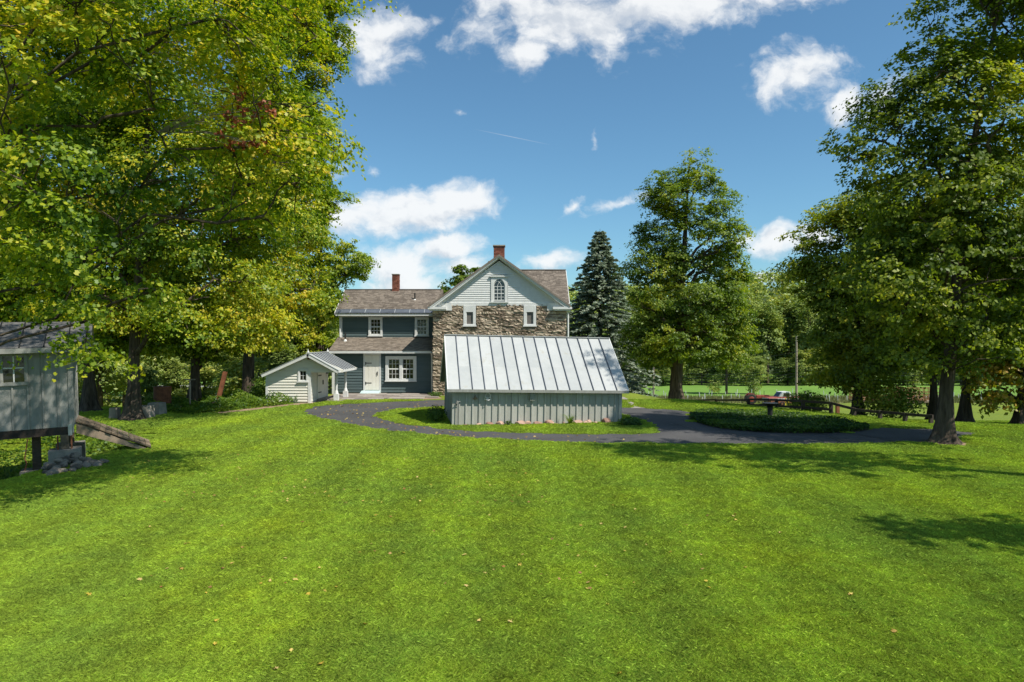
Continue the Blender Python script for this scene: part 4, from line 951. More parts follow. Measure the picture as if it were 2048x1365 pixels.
def tree(name, px, Z, blobs, label, group=None, mat='leaf_green', trunk_r=.35, clumps=160, per=420, leaf=.15, shape='kite', seed=1, crown_r=None, cr=(.55, 1.0), flat=.6, limbs=14, bare=0, depth=1.0, lean=0.0, x=None, top=None, stemforks=0, droop=.15, lx=None, lr=.42):
    """blobs: crown lobes as (px, py, rx, ry) seen at distance Z (metres from there on)"""
    rng = np.random.default_rng(seed); pr = random.Random(seed)
    X = PX(px, Z) if x is None else x; g = gzf(X, Z)
    root = empty(name, (X, Z, g), label, 'tree', group); m_ = Z/F
    bl = []
    for b in blobs:
        bx, bz, rx, rz = PX(b[0], Z)-X, PZ(b[1], Z)-g, b[2]*m_, b[3]*m_
        dy = b[4] if len(b) > 4 else 0
        bl.append((bx, dy, bz, rx, min(rx, 5.0)*depth if len(b) < 6 else b[5], rz))
    bl = np.array(bl); area = (bl[:, 3]*bl[:, 5]*bl[:, 4])**(2/3)
    # clump centres near the shell of the crown lobes
    C = []; W = area/area.sum()
    tries = 0
    while len(C) < clumps and tries < clumps*40:
        tries += 1; b = bl[rng.choice(len(bl), p=W)]; d = rng.normal(size=3); d /= np.linalg.norm(d)
        f = rng.uniform(.40, 1.0)**.55*rng.uniform(.88, 1.06); p = b[:3]+d*b[3:]*f
        ins = (((p-bl[:, :3])/bl[:, 3:])**2).sum(1)
        if (ins < .30).any() and rng.random() < .8: continue
        if p[2] < .5: continue
        C.append(p)
    C = np.array(C)
    # --- wood
    ztop = (bl[:, 2]+bl[:, 5]*.6).max() if top is None else top
    ctop = bl[np.argmax(bl[:, 2]+bl[:, 5])]
    mb = MB(); nodes = []
    tp = []; K = 11
    for k in range(K+1):
        t = k/K; tp.append(Vector(((ctop[0] if lx is None else lx)*t**1.5*.85+.12*math.sin(t*5+seed)*t, ctop[1]*t**1.5*.8+.1*math.cos(t*4+seed)*t, ztop*t)))
    tr = [trunk_r*(1.0-.95*(k/K)**.85) for k in range(K+1)]
    def flared(pts, rad, n=32):
        b0 = len(mb.v); dense = []
        fl = [(0, 2.3), (.12, 1.8), (.3, 1.42), (.6, 1.2), (1.0, 1.06)]
        rings = [(Vector((0, 0, -.25)), trunk_r*2.6, 1)]+[(pts[0].lerp(pts[1], min(1, h/max(pts[1].z, .1))), trunk_r*s, min(1, 1.6*(1-h/1.2))) for h, s in fl]+[(pts[i].lerp(pts[i+1], j/6), rad[i]+(rad[i+1]-rad[i])*j/6, .25) for i in range(len(pts)-1) for j in range(6) if pts[i].lerp(pts[i+1], j/6).z > 1.15]+[(pts[-1], rad[-1], .1)]
        ph = [pr.uniform(0, 6) for _ in range(4)]
        for c, r_, rg in rings:
            for k in range(n):
                a = 2*math.pi*k/n; q = r_*(1+rg*(.16*math.sin(4*a+ph[0])+.09*math.sin(7*a+ph[1]))+.05*math.sin(3*a+ph[2]+c.z*2)+.055*math.sin(11*a+ph[3]+1.5*math.sin(c.z*1.7))*math.sin(5*a+c.z*.9+ph[1])+pr.uniform(-.035, .035)); mb.v.append((c.x+q*math.cos(a), c.y+q*math.sin(a), c.z))
        for i in range(len(rings)-1):
            for k in range(n): k2 = (k+1) % n; mb.f.append((b0+i*n+k, b0+i*n+k2, b0+(i+1)*n+k2, b0+(i+1)*n+k))
    flared(tp, tr)
    for k in range(3, K+1): nodes.append((tp[k], tr[k]))
    def curve(a, b, r0, r1, sag=.12, seg=5, n=6):
        d = b-a; pts = []; j = d.length*.05
        for i in range(seg+1):
            t = i/seg; p = a+d*t; p.z += sag*d.length*math.sin(math.pi*t)*.6; 
            if 0 < i < seg: p += Vector((pr.gauss(0, j), pr.gauss(0, j), pr.gauss(0, j*.6)))
            pts.append(p)
        rad = [r0+(r1-r0)*(i/seg)**.8 for i in range(seg+1)]; mb.tube(pts, rad, n, caps=False); return pts, rad
    idx = list(range(len(C))); pr.shuffle(idx)
    main = sorted(idx[:limbs], key=lambda i: C[i][2])
    low = min(C[:, 2]); 
    for i in main:
        c = Vector(C[i]); hz = max(c.z-.55*math.hypot(c.x, c.y)-.3, ztop*.14); hz = min(hz, ztop*.8)
        t = hz/ztop*K; k = int(t); k = min(k, K-1); a = tp[k].lerp(tp[k+1], t-k); ra = tr[k]
        pts, rad = curve(a, c, min(ra*.6, trunk_r*lr), .03, sag=.16, seg=7, n=7)
        nodes += list(zip(pts[2:], rad[2:]))
    NP = np.array([tuple(p) for p, _ in nodes]); 
    for i in idx[limbs:]:
        c = C[i]; d = np.linalg.norm(NP-c, axis=1)+.5*np.maximum(NP[:, 2]-c[2], 0)+.35*np.maximum(np.hypot(NP[:, 0], NP[:, 1])-math.hypot(c[0], c[1]), 0)
        k = int(np.argmin(d)); a, ra = nodes[k]
        pts, rad = curve(Vector(a), Vector(c), min(ra*.7, .07), .012, sag=.10, seg=4, n=5)
        if rng.random() < .5: nodes += list(zip(pts[1:3], rad[1:3])); NP = np.array([tuple(p) for p, _ in nodes])
    if bare:
        for q in range(bare):
            c = C[pr.choice(idx)]; p = Vector(c); o = Vector((pr.uniform(-.7, .5), -1, pr.uniform(-.3, .2))).normalized()
            e = p+o*pr.uniform(.8, 1.6)+Vector((0, 0, pr.uniform(-.2, .5))); mb.tube([p, p.lerp(e, .5)+Vector((0, 0, .1)), e], [.022, .014, .005], 5, caps=False)
            for _ in range(4):
                s = p.lerp(e, pr.uniform(.3, 1)); f_ = s+Vector((pr.gauss(0, .4), pr.gauss(0, .4), pr.gauss(.15, .3))); mb.tube([s, f_], [.01, .003], 4, caps=False)
    wood = mb.build('trunk', M['bark'], root, local=True, smooth=True)
    # --- leaves
    Ps, Ns = [], []
    ctr = bl[:, :3].mean(0)
    rr = crown_r if crown_r else (.62, 1.15)
    for c in C:
        r = rng.uniform(*rr); n = max(20, int(per*(r/.9)**2*rng.uniform(.5, 1.2)))
        # leafy dome made of small sprays: lit on top, hollow and dark below
        ns = max(5, int(n/22)); d = rng.normal(size=(ns, 3)); d /= np.linalg.norm(d, axis=1, keepdims=True); d[:, 2] = np.where(d[:, 2] < -.25, -d[:, 2], d[:, 2])
        ax = np.array([rng.uniform(.8, 1.3), rng.uniform(.8, 1.3), flat*rng.uniform(.8, 1.2)])*r; sp = d*ax*rng.uniform(.55, 1.08, (ns, 1))
        k = rng.integers(0, ns, n); loc = sp[k]+rng.normal(size=(n, 3))*np.array([.17, .17, .085])*r
        h = np.hypot(loc[:, 0], loc[:, 1]); loc[:, 2] -= droop*h*h/r
        p = c+loc
        out = (p-ctr); out /= np.linalg.norm(out, axis=1, keepdims=True)+1e-6
        Ps.append(p); Ns.append(np.array([0, 0, .55])+.45*out+.55*d[k]+rng.normal(size=(n, 3))*.45)
    P = np.concatenate(Ps); Nn = np.concatenate(Ns); keep = P[:, 2] > .35
    P, Nn = P[keep], Nn[keep]
    size = leaf*rng.uniform(.7, 1.25, len(P))
    V, Fc = leaf_arrays(P, Nn, size, rng, NEAR if shape == 'maple' else KITE)
    np_mesh('crown', V, Fc, M[mat], root)
    return root

# ---- left group of maples
LG = 'maples on the left of the lawn'
tree('maple_tree', 0, 11.2, [(90, 120, 300, 190, -.5, 2.4), (350, 110, 190, 150, 1.5, 2.0), (60, 420, 210, 150, -.5, 2.2), (300, 370, 180, 110, 2.0, 1.8), (-200, 200, 250, 300, 0, 3), (150, 600, 150, 80, 1.2, 1.2), (80, 740, 70, 60, .6, .6), (500, 190, 120, 120, 2.5, 1.6), (200, -150, 420, 200, 1, 3), (430, 330, 120, 90, 3, 1.4), (530, -250, 330, 140, -.6, 2.2), (470, -140, 180, 110, 2.2, 1.6), (300, -240, 320, 120, -1.6, 1.8)],  # last three lobes, out of view overhead, added to shade lower boughs and stilt shed
     'nearest sugar maple turning yellow, trunk just off the left edge, big leaves overhead', LG, 'leaf_left', .24, 470, 280, .075, 'maple', seed=11, x=-10.2, crown_r=(.45, .9), limbs=26, bare=30, droop=.28, top=9, flat=.4, lx=-.4, lr=.075)
tree('maple_tree', 265, 25.5, [(330, 330, 230, 190), (230, 560, 190, 120), (470, 500, 130, 130), (420, 190, 200, 190), (330, 20, 230, 150), (520, 330, 110, 130), (120, 350, 170, 200), (390, 640, 120, 60)],
     'dark-trunked maple with yellowing crown behind the stilt shed, by the concrete blocks', LG, 'leaf_left', .23, 330, 430, .115, seed=12, crown_r=(.7, 1.3), limbs=20, depth=.75, bare=14, droop=.2)
tree('maple_tree', 180, 28.5, [(120, 300, 200, 230), (140, 560, 170, 140), (60, 120, 200, 180), (230, 660, 110, 70), (20, 500, 130, 200)],
     'green maple standing close behind the stilt shed roof', LG, 'leaf_left2', .24, 310, 340, .16, seed=13, crown_r=(.7, 1.3), depth=.7)
tree('maple_tree', 388, 32.5, [(400, 560, 150, 110), (420, 430, 150, 110), (400, 680, 120, 60), (300, 620, 120, 80), (480, 640, 90, 90)],
     'slim-trunked bright maple behind the clothes-line post', LG, 'leaf_left2', .24, 180, 300, .17, seed=14, crown_r=(.7, 1.2), depth=.8, droop=.2)
tree('maple_tree', 495, 38, [(560, 150, 115, 150), (580, 300, 72, 110), (540, 470, 110, 110), (530, 620, 105, 70), (605, 590, 56, 70), (580, 30, 105, 90), (630, 75, 85, 80), (460, 300, 120, 160)],
     'tall yellow-green maple whose crown edge rises left of the sky above the outhouse', LG, 'leaf_left', .33, 330, 350, .16, seed=15, crown_r=(.7, 1.2), limbs=22, depth=.8, bare=10, droop=.18)
tree('maple_tree', 640, 50, [(625, 410, 46, 55), (690, 525, 50, 42), (640, 600, 45, 58), (600, 480, 55, 80), (665, 395, 24, 20), (635, 320, 36, 70), (620, 690, 60, 36), (640, 240, 36, 40)],
     'greener maple with a bough reaching right over the wing roof', LG, 'leaf_left2', .38, 190, 380, .16, seed=16, crown_r=(.6, 1.1), depth=.8, bare=4)
# dead red sprays hanging in the near maple: leaves of a broken branch
def red_sprays():
    rng = np.random.default_rng(4); r = empty('broken_branch', (-5.6, 12.6, 7.2), 'broken branch of dead red-brown leaves hanging in the yellow maple', 'branch')
    P = []; mb = MB(); base = Vector((-1.1, .3, -.3))
    for px, py in [(478, 205), (488, 222), (485, 245), (508, 232), (522, 212), (535, 218), (545, 228), (450, 232), (462, 238), (470, 252), (446, 270), (460, 290), (488, 285), (502, 285), (515, 285), (528, 290), (478, 190)]:
        c = np.array([PX(px, 12.6)+5.6, 0, PZ(py, 12.6)-7.2]); P.append(c+rng.normal(size=(12, 3))*np.array([.045, .06, .05]))
        e = Vector(c); mb.tube([base, base.lerp(e, .5)+Vector((0, 0, .1)), e], [.012, .008, .004], 4, caps=False)
    mb.build('twig', M['bark_light'], r, local=True)
    P = np.concatenate(P); N_ = rng.normal(size=P.shape)+np.array([.6, -.8, .5]); V, Fc = leaf_arrays(P, N_, np.full(len(P), .085), rng, MAPLE); np_mesh('dead_leaf', V, Fc, M['leaf_red'], r)['kind'] = 'stuff'
red_sprays()
# ---- right group
RG = 'maples on the right of the lawn'
tree('maple_tree', 1888, 19.8, [(1880, 560, 200, 120), (1930, 400, 160, 130), (1830, 440, 110, 80), (1950, 230, 150, 120), (1835, 250, 85, 70), (1990, 60, 130, 100), (1712, 300, 46, 30), (1770, 210, 50, 34), (1775, 350, 60, 40), (2080, 420, 160, 200), (2060, -90, 170, 110), (1860, 105, 60, 45), (1885, 30, 45, 30), (1900, 690, 150, 60), (2010, 610, 120, 110), (1842, -120, 50, 30, .6, .8)],
     'big dark green maple with deeply furrowed trunk at the right, nearest the lawn', RG, 'leaf_dark', .205, 480, 420, .117, seed=21, crown_r=(.42, .95), limbs=24, depth=.85, bare=8, flat=.72)
tree('maple_tree', 1715, 30, [(1700, 520, 110, 110), (1715, 650, 95, 95), (1785, 600, 115, 115), (1660, 550, 58, 75), (1720, 430, 75, 45), (1695, 740, 55, 48), (1785, 700, 100, 50), (1632, 600, 32, 60)],
     'shadowed forked maple behind the planted bed and rail fence', RG, 'leaf_dark', .2, 260, 380, .145, seed=22, crown_r=(.6, 1.15), depth=.85, limbs=18)
tree('maple_tree', 1930, 27, [(1950, 560, 130, 100), (1990, 440, 120, 110), (1960, 680, 110, 60), (1900, 640, 90, 80)],
     'maple with pale upright trunk just right of and behind the furrowed maple', RG, 'leaf_green', .18, 130, 300, .17, seed=23, crown_r=(.6, 1.2), depth=.8)
tree('maple_tree', 1868, 28.5, [(1860, 600, 90, 90), (1840, 500, 90, 90), (1870, 700, 80, 50)], 'maple trunk mostly hidden directly behind the furrowed maple', RG, 'leaf_dark', .16, 90, 260, .17, seed=27, crown_r=(.6, 1.2), depth=.8)
tree('maple_tree', 2042, 25.5, [(2040, 690, 75, 75), (2060, 580, 90, 90), (2020, 780, 55, 38), (2075, 760, 70, 70)],
     'small maple turning orange at the right edge of the lawn', RG, 'leaf_orange', .16, 90, 300, .15, seed=24, crown_r=(.45, .9), depth=.8)
# trees that stand beyond the right edge and shade the lawn
tree('maple_tree', 0, 13.0, [(2440, 60, 330, 200, 0, 1.9), (2400, -200, 330, 190, .3, 1.7), (2300, -330, 200, 130, .6, 1.2)], 'tall maple beyond the right edge whose shadow crosses the lawn', 'maples beyond the right edge', 'leaf_green', .3, 75, 200, .17, seed=25, crown_r=(.45, .9), x=14.2)
tree('maple_tree', 0, 7.9, [(3230, 10, 430, 170, -.5, .75)], 'lower maple beyond the right edge shading the near lawn', 'maples beyond the right edge', 'leaf_green', .2, 60, 240, .16, seed=26, crown_r=(.4, .7), x=13.0)
# ---- maple behind the drive, centre right
tree('maple_tree', 1352, 45, [(1387, 340, 22, 24), (1375, 405, 82, 60), (1328, 395, 40, 48), (1392, 490, 98, 72), (1335, 475, 52, 70), (1283, 508, 30, 24), (1302, 540, 50, 30), (1400, 590, 98, 75), (1325, 605, 72, 72), (1365, 685, 100, 52), (1450, 640, 48, 45), (1448, 540, 44, 55), (1440, 395, 26, 30), (1310, 690, 55, 50), (1435, 700, 60, 36)],
     'tall free-standing green maple right of the tin-roofed shed', None, 'leaf_green', .46, 420, 360, .15, seed=31, crown_r=(.5, 1.1), limbs=22, bare=16, depth=.9, flat=.95, droop=.1)
tree('maple_tree', 925, 62, [(930, 558, 30, 26), (905, 580, 24, 16), (945, 585, 32, 24)], 'rounded treetop showing over the roof left of the white gable', None, 'leaf_green', .3, 60, 240, .22, seed=32, crown_r=(.5, .9))

def spruce():
    X, Y = PX(1200, 54), 54.0; g = gzf(X, Y); H = PZ(458, Y)-g
    r = empty('blue_spruce', (X, Y, g), 'tall conical blue spruce right of the farmhouse', 'tree'); rng = np.random.default_rng(9); pr = random.Random(9)
    mb = MB(); mb.tube([(0, 0, -.2), (0, 0, H*.5), (0, 0, H)], [.26, .15, .012], 8)
    P, N_, T = [], [], []
    z = .8
    while z < H-.15:
        t = (H-z)/H; Lm = 4.9*t**.88+.12; nb = int(7+6*t); a0 = pr.uniform(0, 6)
        for k in range(nb):
            a = a0+2*math.pi*k/nb+pr.uniform(-.2, .2); L = Lm*pr.uniform(.72, 1.12); dr = Vector((math.cos(a), math.sin(a), 0)); pts = []
            for s in range(6):
                q = s/5; pts.append(Vector((0, 0, z))+dr*L*q+Vector((0, 0, L*(.16*q-.42*q*q+.16*q**3)*(.5+.7*t))))
            mb.tube(pts, [.035*t+.01, .03*t+.008, .022*t+.006, .014*t+.005, .008, .004], 4, caps=False)
            side = Vector((-dr.y, dr.x, 0))
            for s in range(int(6+L*11)):
                q = pr.uniform(.12, 1.0)**.8; i = min(int(q*5), 4); p = pts[i].lerp(pts[i+1], q*5-i)
                sl = (.22+.28*(1-q))*pr.uniform(.6, 1.3)*min(1, .25+L/2); sd_ = pr.choice((-1, 1)); d = (dr*pr.uniform(.35, .9)+side*sd_*pr.uniform(.2, .9)+Vector((0, 0, pr.uniform(-.35, .12)))).normalized()
                for w in range(3):
                    o = d*sl*(w/3); P.append(tuple(p+o)); T.append(tuple(d)); N_.append(tuple(Vector((pr.gauss(0, .5), pr.gauss(0, .5), 1))))
        z += pr.uniform(.20, .30)+.14*t
    P, N_, T = np.array(P), np.array(N_), np.array(T)
    # needle tufts: crossed slim blades along each twig
    out = []
    for q in range(3):
        Nn = N_+rng.normal(size=N_.shape)*.5; Bv = np.cross(T, Nn); Bv /= np.linalg.norm(Bv, axis=1, keepdims=True); s = rng.uniform(.16, .30, len(P))[:, None]; w = .075
        j = rng.normal(size=P.shape)*.025
        out.append(np.stack([P+j-Bv*w*.3, P+j+T*s*.5-Bv*w, P+j+T*s, P+j+T*s*.5+Bv*w], 1).reshape(-1, 3))
    V = np.concatenate(out); np_mesh('crown', V, np.arange(len(V)).reshape(-1, 4), M['needle'], r)
    mb.build('trunk', M['bark'], r, local=True)
spruce()

# ---- far trees: a few shared shapes, one object for each tree
def far_shapes():
    out = []
    for k in range(6):
        rng = np.random.default_rng(100+k); H = 1.0; V = []; n = 6500
        nb = rng.integers(11, 16); cz = rng.uniform(.10, .88, nb); th = rng.uniform(0, 2*np.pi, nb); rad = rng.uniform(.02, .19, nb)*(1.2-cz*.6)
        C = np.stack([rad*np.cos(th), rad*np.sin(th), cz], 1); Rr = rng.uniform(.09, .17, nb)
        cl = []
        for c, r in zip(C, Rr):
            d = rng.normal(size=(14, 3)); d /= np.linalg.norm(d, axis=1, keepdims=True); cl.append(c+d*r*rng.uniform(.6, 1.05, (14, 1)))
        cl = np.concatenate(cl); i = rng.integers(0, len(cl), n); P = cl[i]+rng.normal(size=(n, 3))*np.array([.030, .030, .020])
        o = P-np.array([0, 0, .5]); N_ = o/np.linalg.norm(o, axis=1, keepdims=True)*.6+np.array([0, 0, .7])+rng.normal(size=P.shape)*.4
        V, Fc = leaf_arrays(P, N_, np.full(n, .026)*rng.uniform(.7, 1.3, n), rng, KITE)
        o = np_mesh('crown', V, Fc, M['leaf_far']); me = o.data; bpy.data.objects.remove(o)
        mb = MB(); mb.tube([(0, 0, -.03), (0, 0, .35), (.01, .01, .75)], [.022, .016, .004], 6)
        for c in C[:6]: mb.tube([(0, 0, c[2]*.6), tuple(c)], [.01, .003], 4, caps=False)
        t = mb.build('trunk', M['bark']); tm = t.data; bpy.data.objects.remove(t); out.append((me, tm))
    return out
FAR = far_shapes()
def far_tree(x, y, H, k, label, group, wide=1.0, cat='tree'):
    r = empty('field_tree', (x, y, gzf(x, y)), label, cat, group, rz=k*1.3)
    for nm, me in zip(('crown', 'trunk'), FAR[k % 6]):
        o = link(nm, me, r); o.scale = (H*wide, H*wide, H)
    return r
rg = random.Random(77)
for px, Z, H in [(1130, 128, 17), (1180, 135, 18), (1245, 150, 17), (1285, 158, 19), (1325, 150, 18), (1365, 156, 20), (1412, 152, 18), (1450, 150, 19.5), (1492, 154, 21), (1535, 150, 20), (1578, 155, 22), (1620, 150, 21), (1665, 156, 22), (1715, 152, 21), (1770, 157, 22), (1830, 152, 20), (1890, 156, 22), (1950, 152, 21), (2010, 156, 22), (2070, 152, 21), (2130, 156, 20), (1265, 162, 20), (1345, 165, 22), (1432, 166, 23), (1515, 166, 24), (1600, 168, 25), (1690, 168, 24), (1800, 168, 23)]:
    far_tree(PX(px, Z), Z, H*rg.uniform(.9, 1.08), rg.randrange(6), 'leafy tree in the wood along the far edge of the hay field', 'trees along the far edge of the field', rg.uniform(.85, 1.1))
for k in range(34):
    px = 1225+k*25+rg.uniform(-8, 8); Z = 144+rg.uniform(-2, 2); far_tree(PX(px, Z), Z, rg.uniform(4, 8), rg.randrange(6), 'low bush at the foot of the wood beyond the hay field', 'bushes at the foot of the far wood', 1.5, 'bush')
far_tree(PX(1453, 118), 118, 10.5, 2, 'small round tree standing alone in the field beyond the tall maple', 'small trees in the field', 1.05)
far_tree(PX(1507, 118), 118, 6.2, 4, 'low bushy sapling in the field just right of the lone round tree', 'small trees in the field', 1.15)
for px, Z, H in [(30, 62, 15), (120, 78, 17), (215, 66, 15), (310, 95, 19), (420, 98, 19), (505, 92, 18), (575, 72, 13), (640, 78, 14), (700, 110, 16), (-60, 70, 17), (160, 100, 20), (560, 108, 19), (60, 100, 19), (365, 110, 21)]:
    far_tree(PX(px, Z), Z, H, rg.randrange(6), 'leafy tree down the slope behind the left-hand maples', 'trees down the slope on the left', 1.1)

for px, Z, H in [(-20, 44, 6), (60, 50, 7), (140, 46, 6), (200, 52, 7), (250, 58, 7), (300, 48, 3.4), (520, 55, 8), (590, 50, 7), (560, 44, 5), (640, 60, 8), (350, 60, 5), (410, 62, 5), (470, 60, 6)]:
    far_tree(PX(px, Z), Z, H, rg.randrange(6), 'bushy young tree filling the slope behind the left-hand maples', 'young trees on the left slope', 1.5)

def hill():
    rng = np.random.default_rng(3); xs = np.linspace(-800, 900, 81); ys = np.linspace(185, 900, 40); X, Y = np.meshgrid(xs, ys)
    def hz(X, Y): return -6.6+(sst(Y, 180, 520))*(36+16*np.sin(X*.0085+.4)+9*np.sin(X*.021+2))*np.interp(X, [-500, 40, 160, 900], [.55, .72, 1, 1.1])
    V = np.stack([X.ravel(), Y.ravel(), hz(X, Y).ravel()], 1); n = len(xs); i = np.arange((len(ys)-1)*(n-1)); a = (i//(n-1))*n+i % (n-1)
    tag(np_mesh('hill', V, np.stack([a, a+1, a+n+1, a+n], 1), M['forest_floor'], smooth=True), 'wooded hill rising beyond the field', 'hill', kind='structure')
    P, N_, S = [], [], []
    for k in range(2100):
        y = 185+ (rng.random()**1.2)*380; x = rng.uniform(-.85, .85)*y; r = rng.uniform(3.5, 6); h = rng.uniform(11, 17); z = float(hz(x, y)); m = 42
        d = rng.normal(size=(m, 3)); d /= np.linalg.norm(d, axis=1, keepdims=True); d[:, 2] = np.abs(d[:, 2])*1.1-.15
        P.append(np.array([x, y, z+h*.55])+d*np.array([r, r, h*.5])*rng.uniform(.7, 1.05, (m, 1))); N_.append(d+rng.normal(size=d.shape)*.35+np.array([0, 0, .4])); S.append(rng.uniform(1.4, 2.6, m))
    V, Fc = leaf_arrays(np.concatenate(P), np.concatenate(N_), np.concatenate(S), rng, KITE)
    tag(np_mesh('hillside_wood', V, Fc, M['leaf_far']), 'dense wood covering the hill beyond the field', 'wood', kind='stuff')
hill()

# ================================================================ LOW PLANTS
def cover(name, pts, hgt, size, mat, label, cat, rng, base=None):
    """mass of small leaves over an area"""
    z = gz(pts[:, 0], pts[:, 1])+hgt; P = np.stack([pts[:, 0], pts[:, 1], z], 1)
    N_ = rng.normal(size=P.shape)*.45+np.array([0, -.15, 1.0]); V, Fc = leaf_arrays(P, N_, size*rng.uniform(.7, 1.3, len(P)), rng, KITE)
    return tag(np_mesh(name, V, Fc, M[mat]), label, cat, kind='stuff')
def sample(poly, n, rng):
    q = np.array([(p.x, p.y) for p in poly]); out = []
    while sum(len(o) for o in out) < n:
        p = rng.uniform(q.min(0), q.max(0), (n*2, 2)); out.append(p[pip(p, poly)])
    return np.concatenate(out)[:n]
def plants():
    rng = np.random.default_rng(17)
    sheet('bed_soil', [BED], .010, M['soil'], 'dark soil under the planted bed in the drive', 'soil')
    p = sample(BED, 26000, rng); nzv = .5+.5*np.sin(p[:, 0]*3.1+np.sin(p[:, 1]*2.3)*2)*np.sin(p[:, 1]*2.7+1)
    cover('ground_cover', p, rng.uniform(.02, 1, len(p))**.6*(.14+.12*nzv), .075, 'leaf_cover', 'low dark ground cover filling the round bed in the drive', 'ground cover', rng)
    bank = [Vector(GP(*q)) for q in [(385,832),(440,826),(500,818),(570,812),(600,806),(533,804)]]+[Vector(q) for q in [(-11.9, 33.5), (-12.1, 36), (-15.5, 37), (-17, 33), (-16.2, 29)]]
    p = sample(bank, 15000, rng); t = np.clip((p[:, 1]-28)/5, 0, 1)
    cover('bank_plants', p, rng.uniform(.02, 1, len(p))**.6*(.20+.50*t*(.6+.4*np.sin(p[:, 0]*4+p[:, 1]*3))), .10, 'leaf_bank', 'bright leafy plants on the bank left of the little outhouse', 'ground cover', rng)
    dip = [Vector(q) for q in [(-11.2, 14.2), (-11.4, 17.2), (-11.6, 21), (-13, 23.5), (-19, 24), (-19, 13.5), (-14, 13.0), (-11.0, 13.6)]]
    p = sample(dip, 16000, rng); cover('ravine_plants', p, rng.uniform(.02, 1, len(p))**.7*(.22+.2*np.sin(p[:, 0]*3)*np.sin(p[:, 1]*2.5)), .10, 'leaf_bank', 'weedy green plants in the hollow under the stilt shed', 'ground cover', rng)
    def shrub(name, x, y, h, r, n, size, mat, label, cat='shrub', grassy=False):
        g = gzf(x, y); root = empty(name, (x, y, g), label, cat); mb = MB(); pr = random.Random(int(x*100))
        if grassy:
            V = []; F_ = []
            for k in range(n):
                a = pr.uniform(0, 6.28); L = h*pr.uniform(.6, 1.15); o = r*pr.uniform(.5, 1.2); c, s = math.cos(a), math.sin(a); w = size; bx, by = c*.05, s*.05; i = len(V)
                for q in range(4):
                    t = q/3; rad = .04+o*t*t; zz = L*(t*1.25-.45*t*t); ww = w*(1-t*.9); V += [(rad*c-ww*s, rad*s+ww*c, zz), (rad*c+ww*s, rad*s-ww*c, zz)]
                for q in range(3): F_.append((i+2*q, i+2*q+1, i+2*q+3, i+2*q+2))
            np_mesh('foliage', np.array(V), np.array(F_), M[mat], root); return
        for k in range(9):
            a = pr.uniform(0, 6.28); mb.tube([(0, 0, 0), (math.cos(a)*r*.4, math.sin(a)*r*.4, h*.5), (math.cos(a)*r*.8, math.sin(a)*r*.8, h*.85)], [.012, .009, .004], 4, caps=False)
        mb.build('stem', M['bark'], root, local=True)
        d = rng.normal(size=(n, 3)); d /= np.linalg.norm(d, axis=1, keepdims=True); P = d*rng.uniform(.45, 1.05, (n, 1))*np.array([r, r, h*.5])+np.array([0, 0, h*.52]); P += rng.normal(size=P.shape)*.05*r
        P[:, 2] = np.maximum(P[:, 2], .03)
        V, Fc = leaf_arrays(P, d+rng.normal(size=d.shape)*.5+np.array([0, 0, .5]), np.full(n, size)*rng.uniform(.7, 1.3, n), rng, KITE); np_mesh('foliage', V, Fc, M[mat], root)
    shrub('lily_clump', 2.05, 24.05, .42, .30, 60, .016, 'leaf_bank', 'clump of strappy daylily leaves against the shed front', 'plant', True)
    shrub('weed', -.15, 23.72, .18, .16, 60, .06, 'leaf_shrub', 'small weed growing among the stones at the shed wall', 'plant')
    x, y = GP(873, 846); shrub('shrub', x, y, .62, .38, 1500, .05, 'leaf_shrub', 'dark twiggy shrub at the left corner of the tin-roofed shed')
    x, y = GP(1262, 852); shrub('shrub', x, y, .28, .45, 1200, .06, 'leaf_shrub', 'low dark shrub at the right corner of the tin-roofed shed')
    shrub('shrub', -13.4, 37.6, 1.5, 1.1, 3000, .10, 'leaf_bank', 'overgrown bush behind the left side of the little outhouse')
    shrub('shrub', -12.6, 39.3, 2.1, 1.3, 3000, .11, 'leaf_shrub', 'large rounded bush behind the roof of the little outhouse')
    shrub('shrub', -4.1, 36.3, .25, .4, 700, .05, 'leaf_bank', 'low green plant at the foot of the stone wall')
    x, y = GP(1625, 822); 
    shrub('shrub', 13.6, 31.5, 1.1, .9, 2200, .10, 'leaf_green', 'leafy bush beside the utility pole behind the rail fence')
    shrub('shrub', 15.8, 28.6, 1.7, 1.3, 3200, .11, 'leaf_green', 'bright drooping bush in front of the hay wagons')
    x, y = GP(1640, 838)
    # rough grass strip before the field
    pts = np.stack([rng.uniform(12, 95, 26000), rng.uniform(96, 111, 26000)], 1); V = []; z = gz(pts[:, 0], pts[:, 1]); n = len(pts); a = rng.uniform(0, 3.14, n); h = rng.uniform(.15, .6, n); w = .05
    c, s = np.cos(a)*w, np.sin(a)*w; j = rng.normal(size=(n, 2))*.12
    V = np.stack([np.stack([pts[:, 0]-c, pts[:, 1]-s, z], 1), np.stack([pts[:, 0]+c, pts[:, 1]+s, z], 1), np.stack([pts[:, 0]+j[:, 0], pts[:, 1]+j[:, 1], z+h], 1)], 1).reshape(-1, 3)
    tag(np_mesh('meadow_grass', V, np.arange(n*3).reshape(n, 3), M['meadow']), 'rough tawny grass strip in front of the hay field', 'grass', kind='stuff')
plants()

SOIL = [(PX(1888, 19.8), 19.8, 1.0), (PX(265, 25.5), 25.5, .9), (PX(1930, 27), 27, .7), (PX(1352, 45), 45, 1.1)]
def soil_patches():
    rg_ = random.Random(9)
    for x, y, r_ in SOIL:
        pts = [Vector((x+r_*rg_.uniform(.8, 1.15)*math.cos(a), y+r_*rg_.uniform(.8, 1.15)*math.sin(a))) for a in [k*math.pi/12 for k in range(24)]]
        sheet('bare_soil', [pts], .008, M['dirt'], 'bare earth around the foot of a maple trunk', 'soil')
soil_patches()
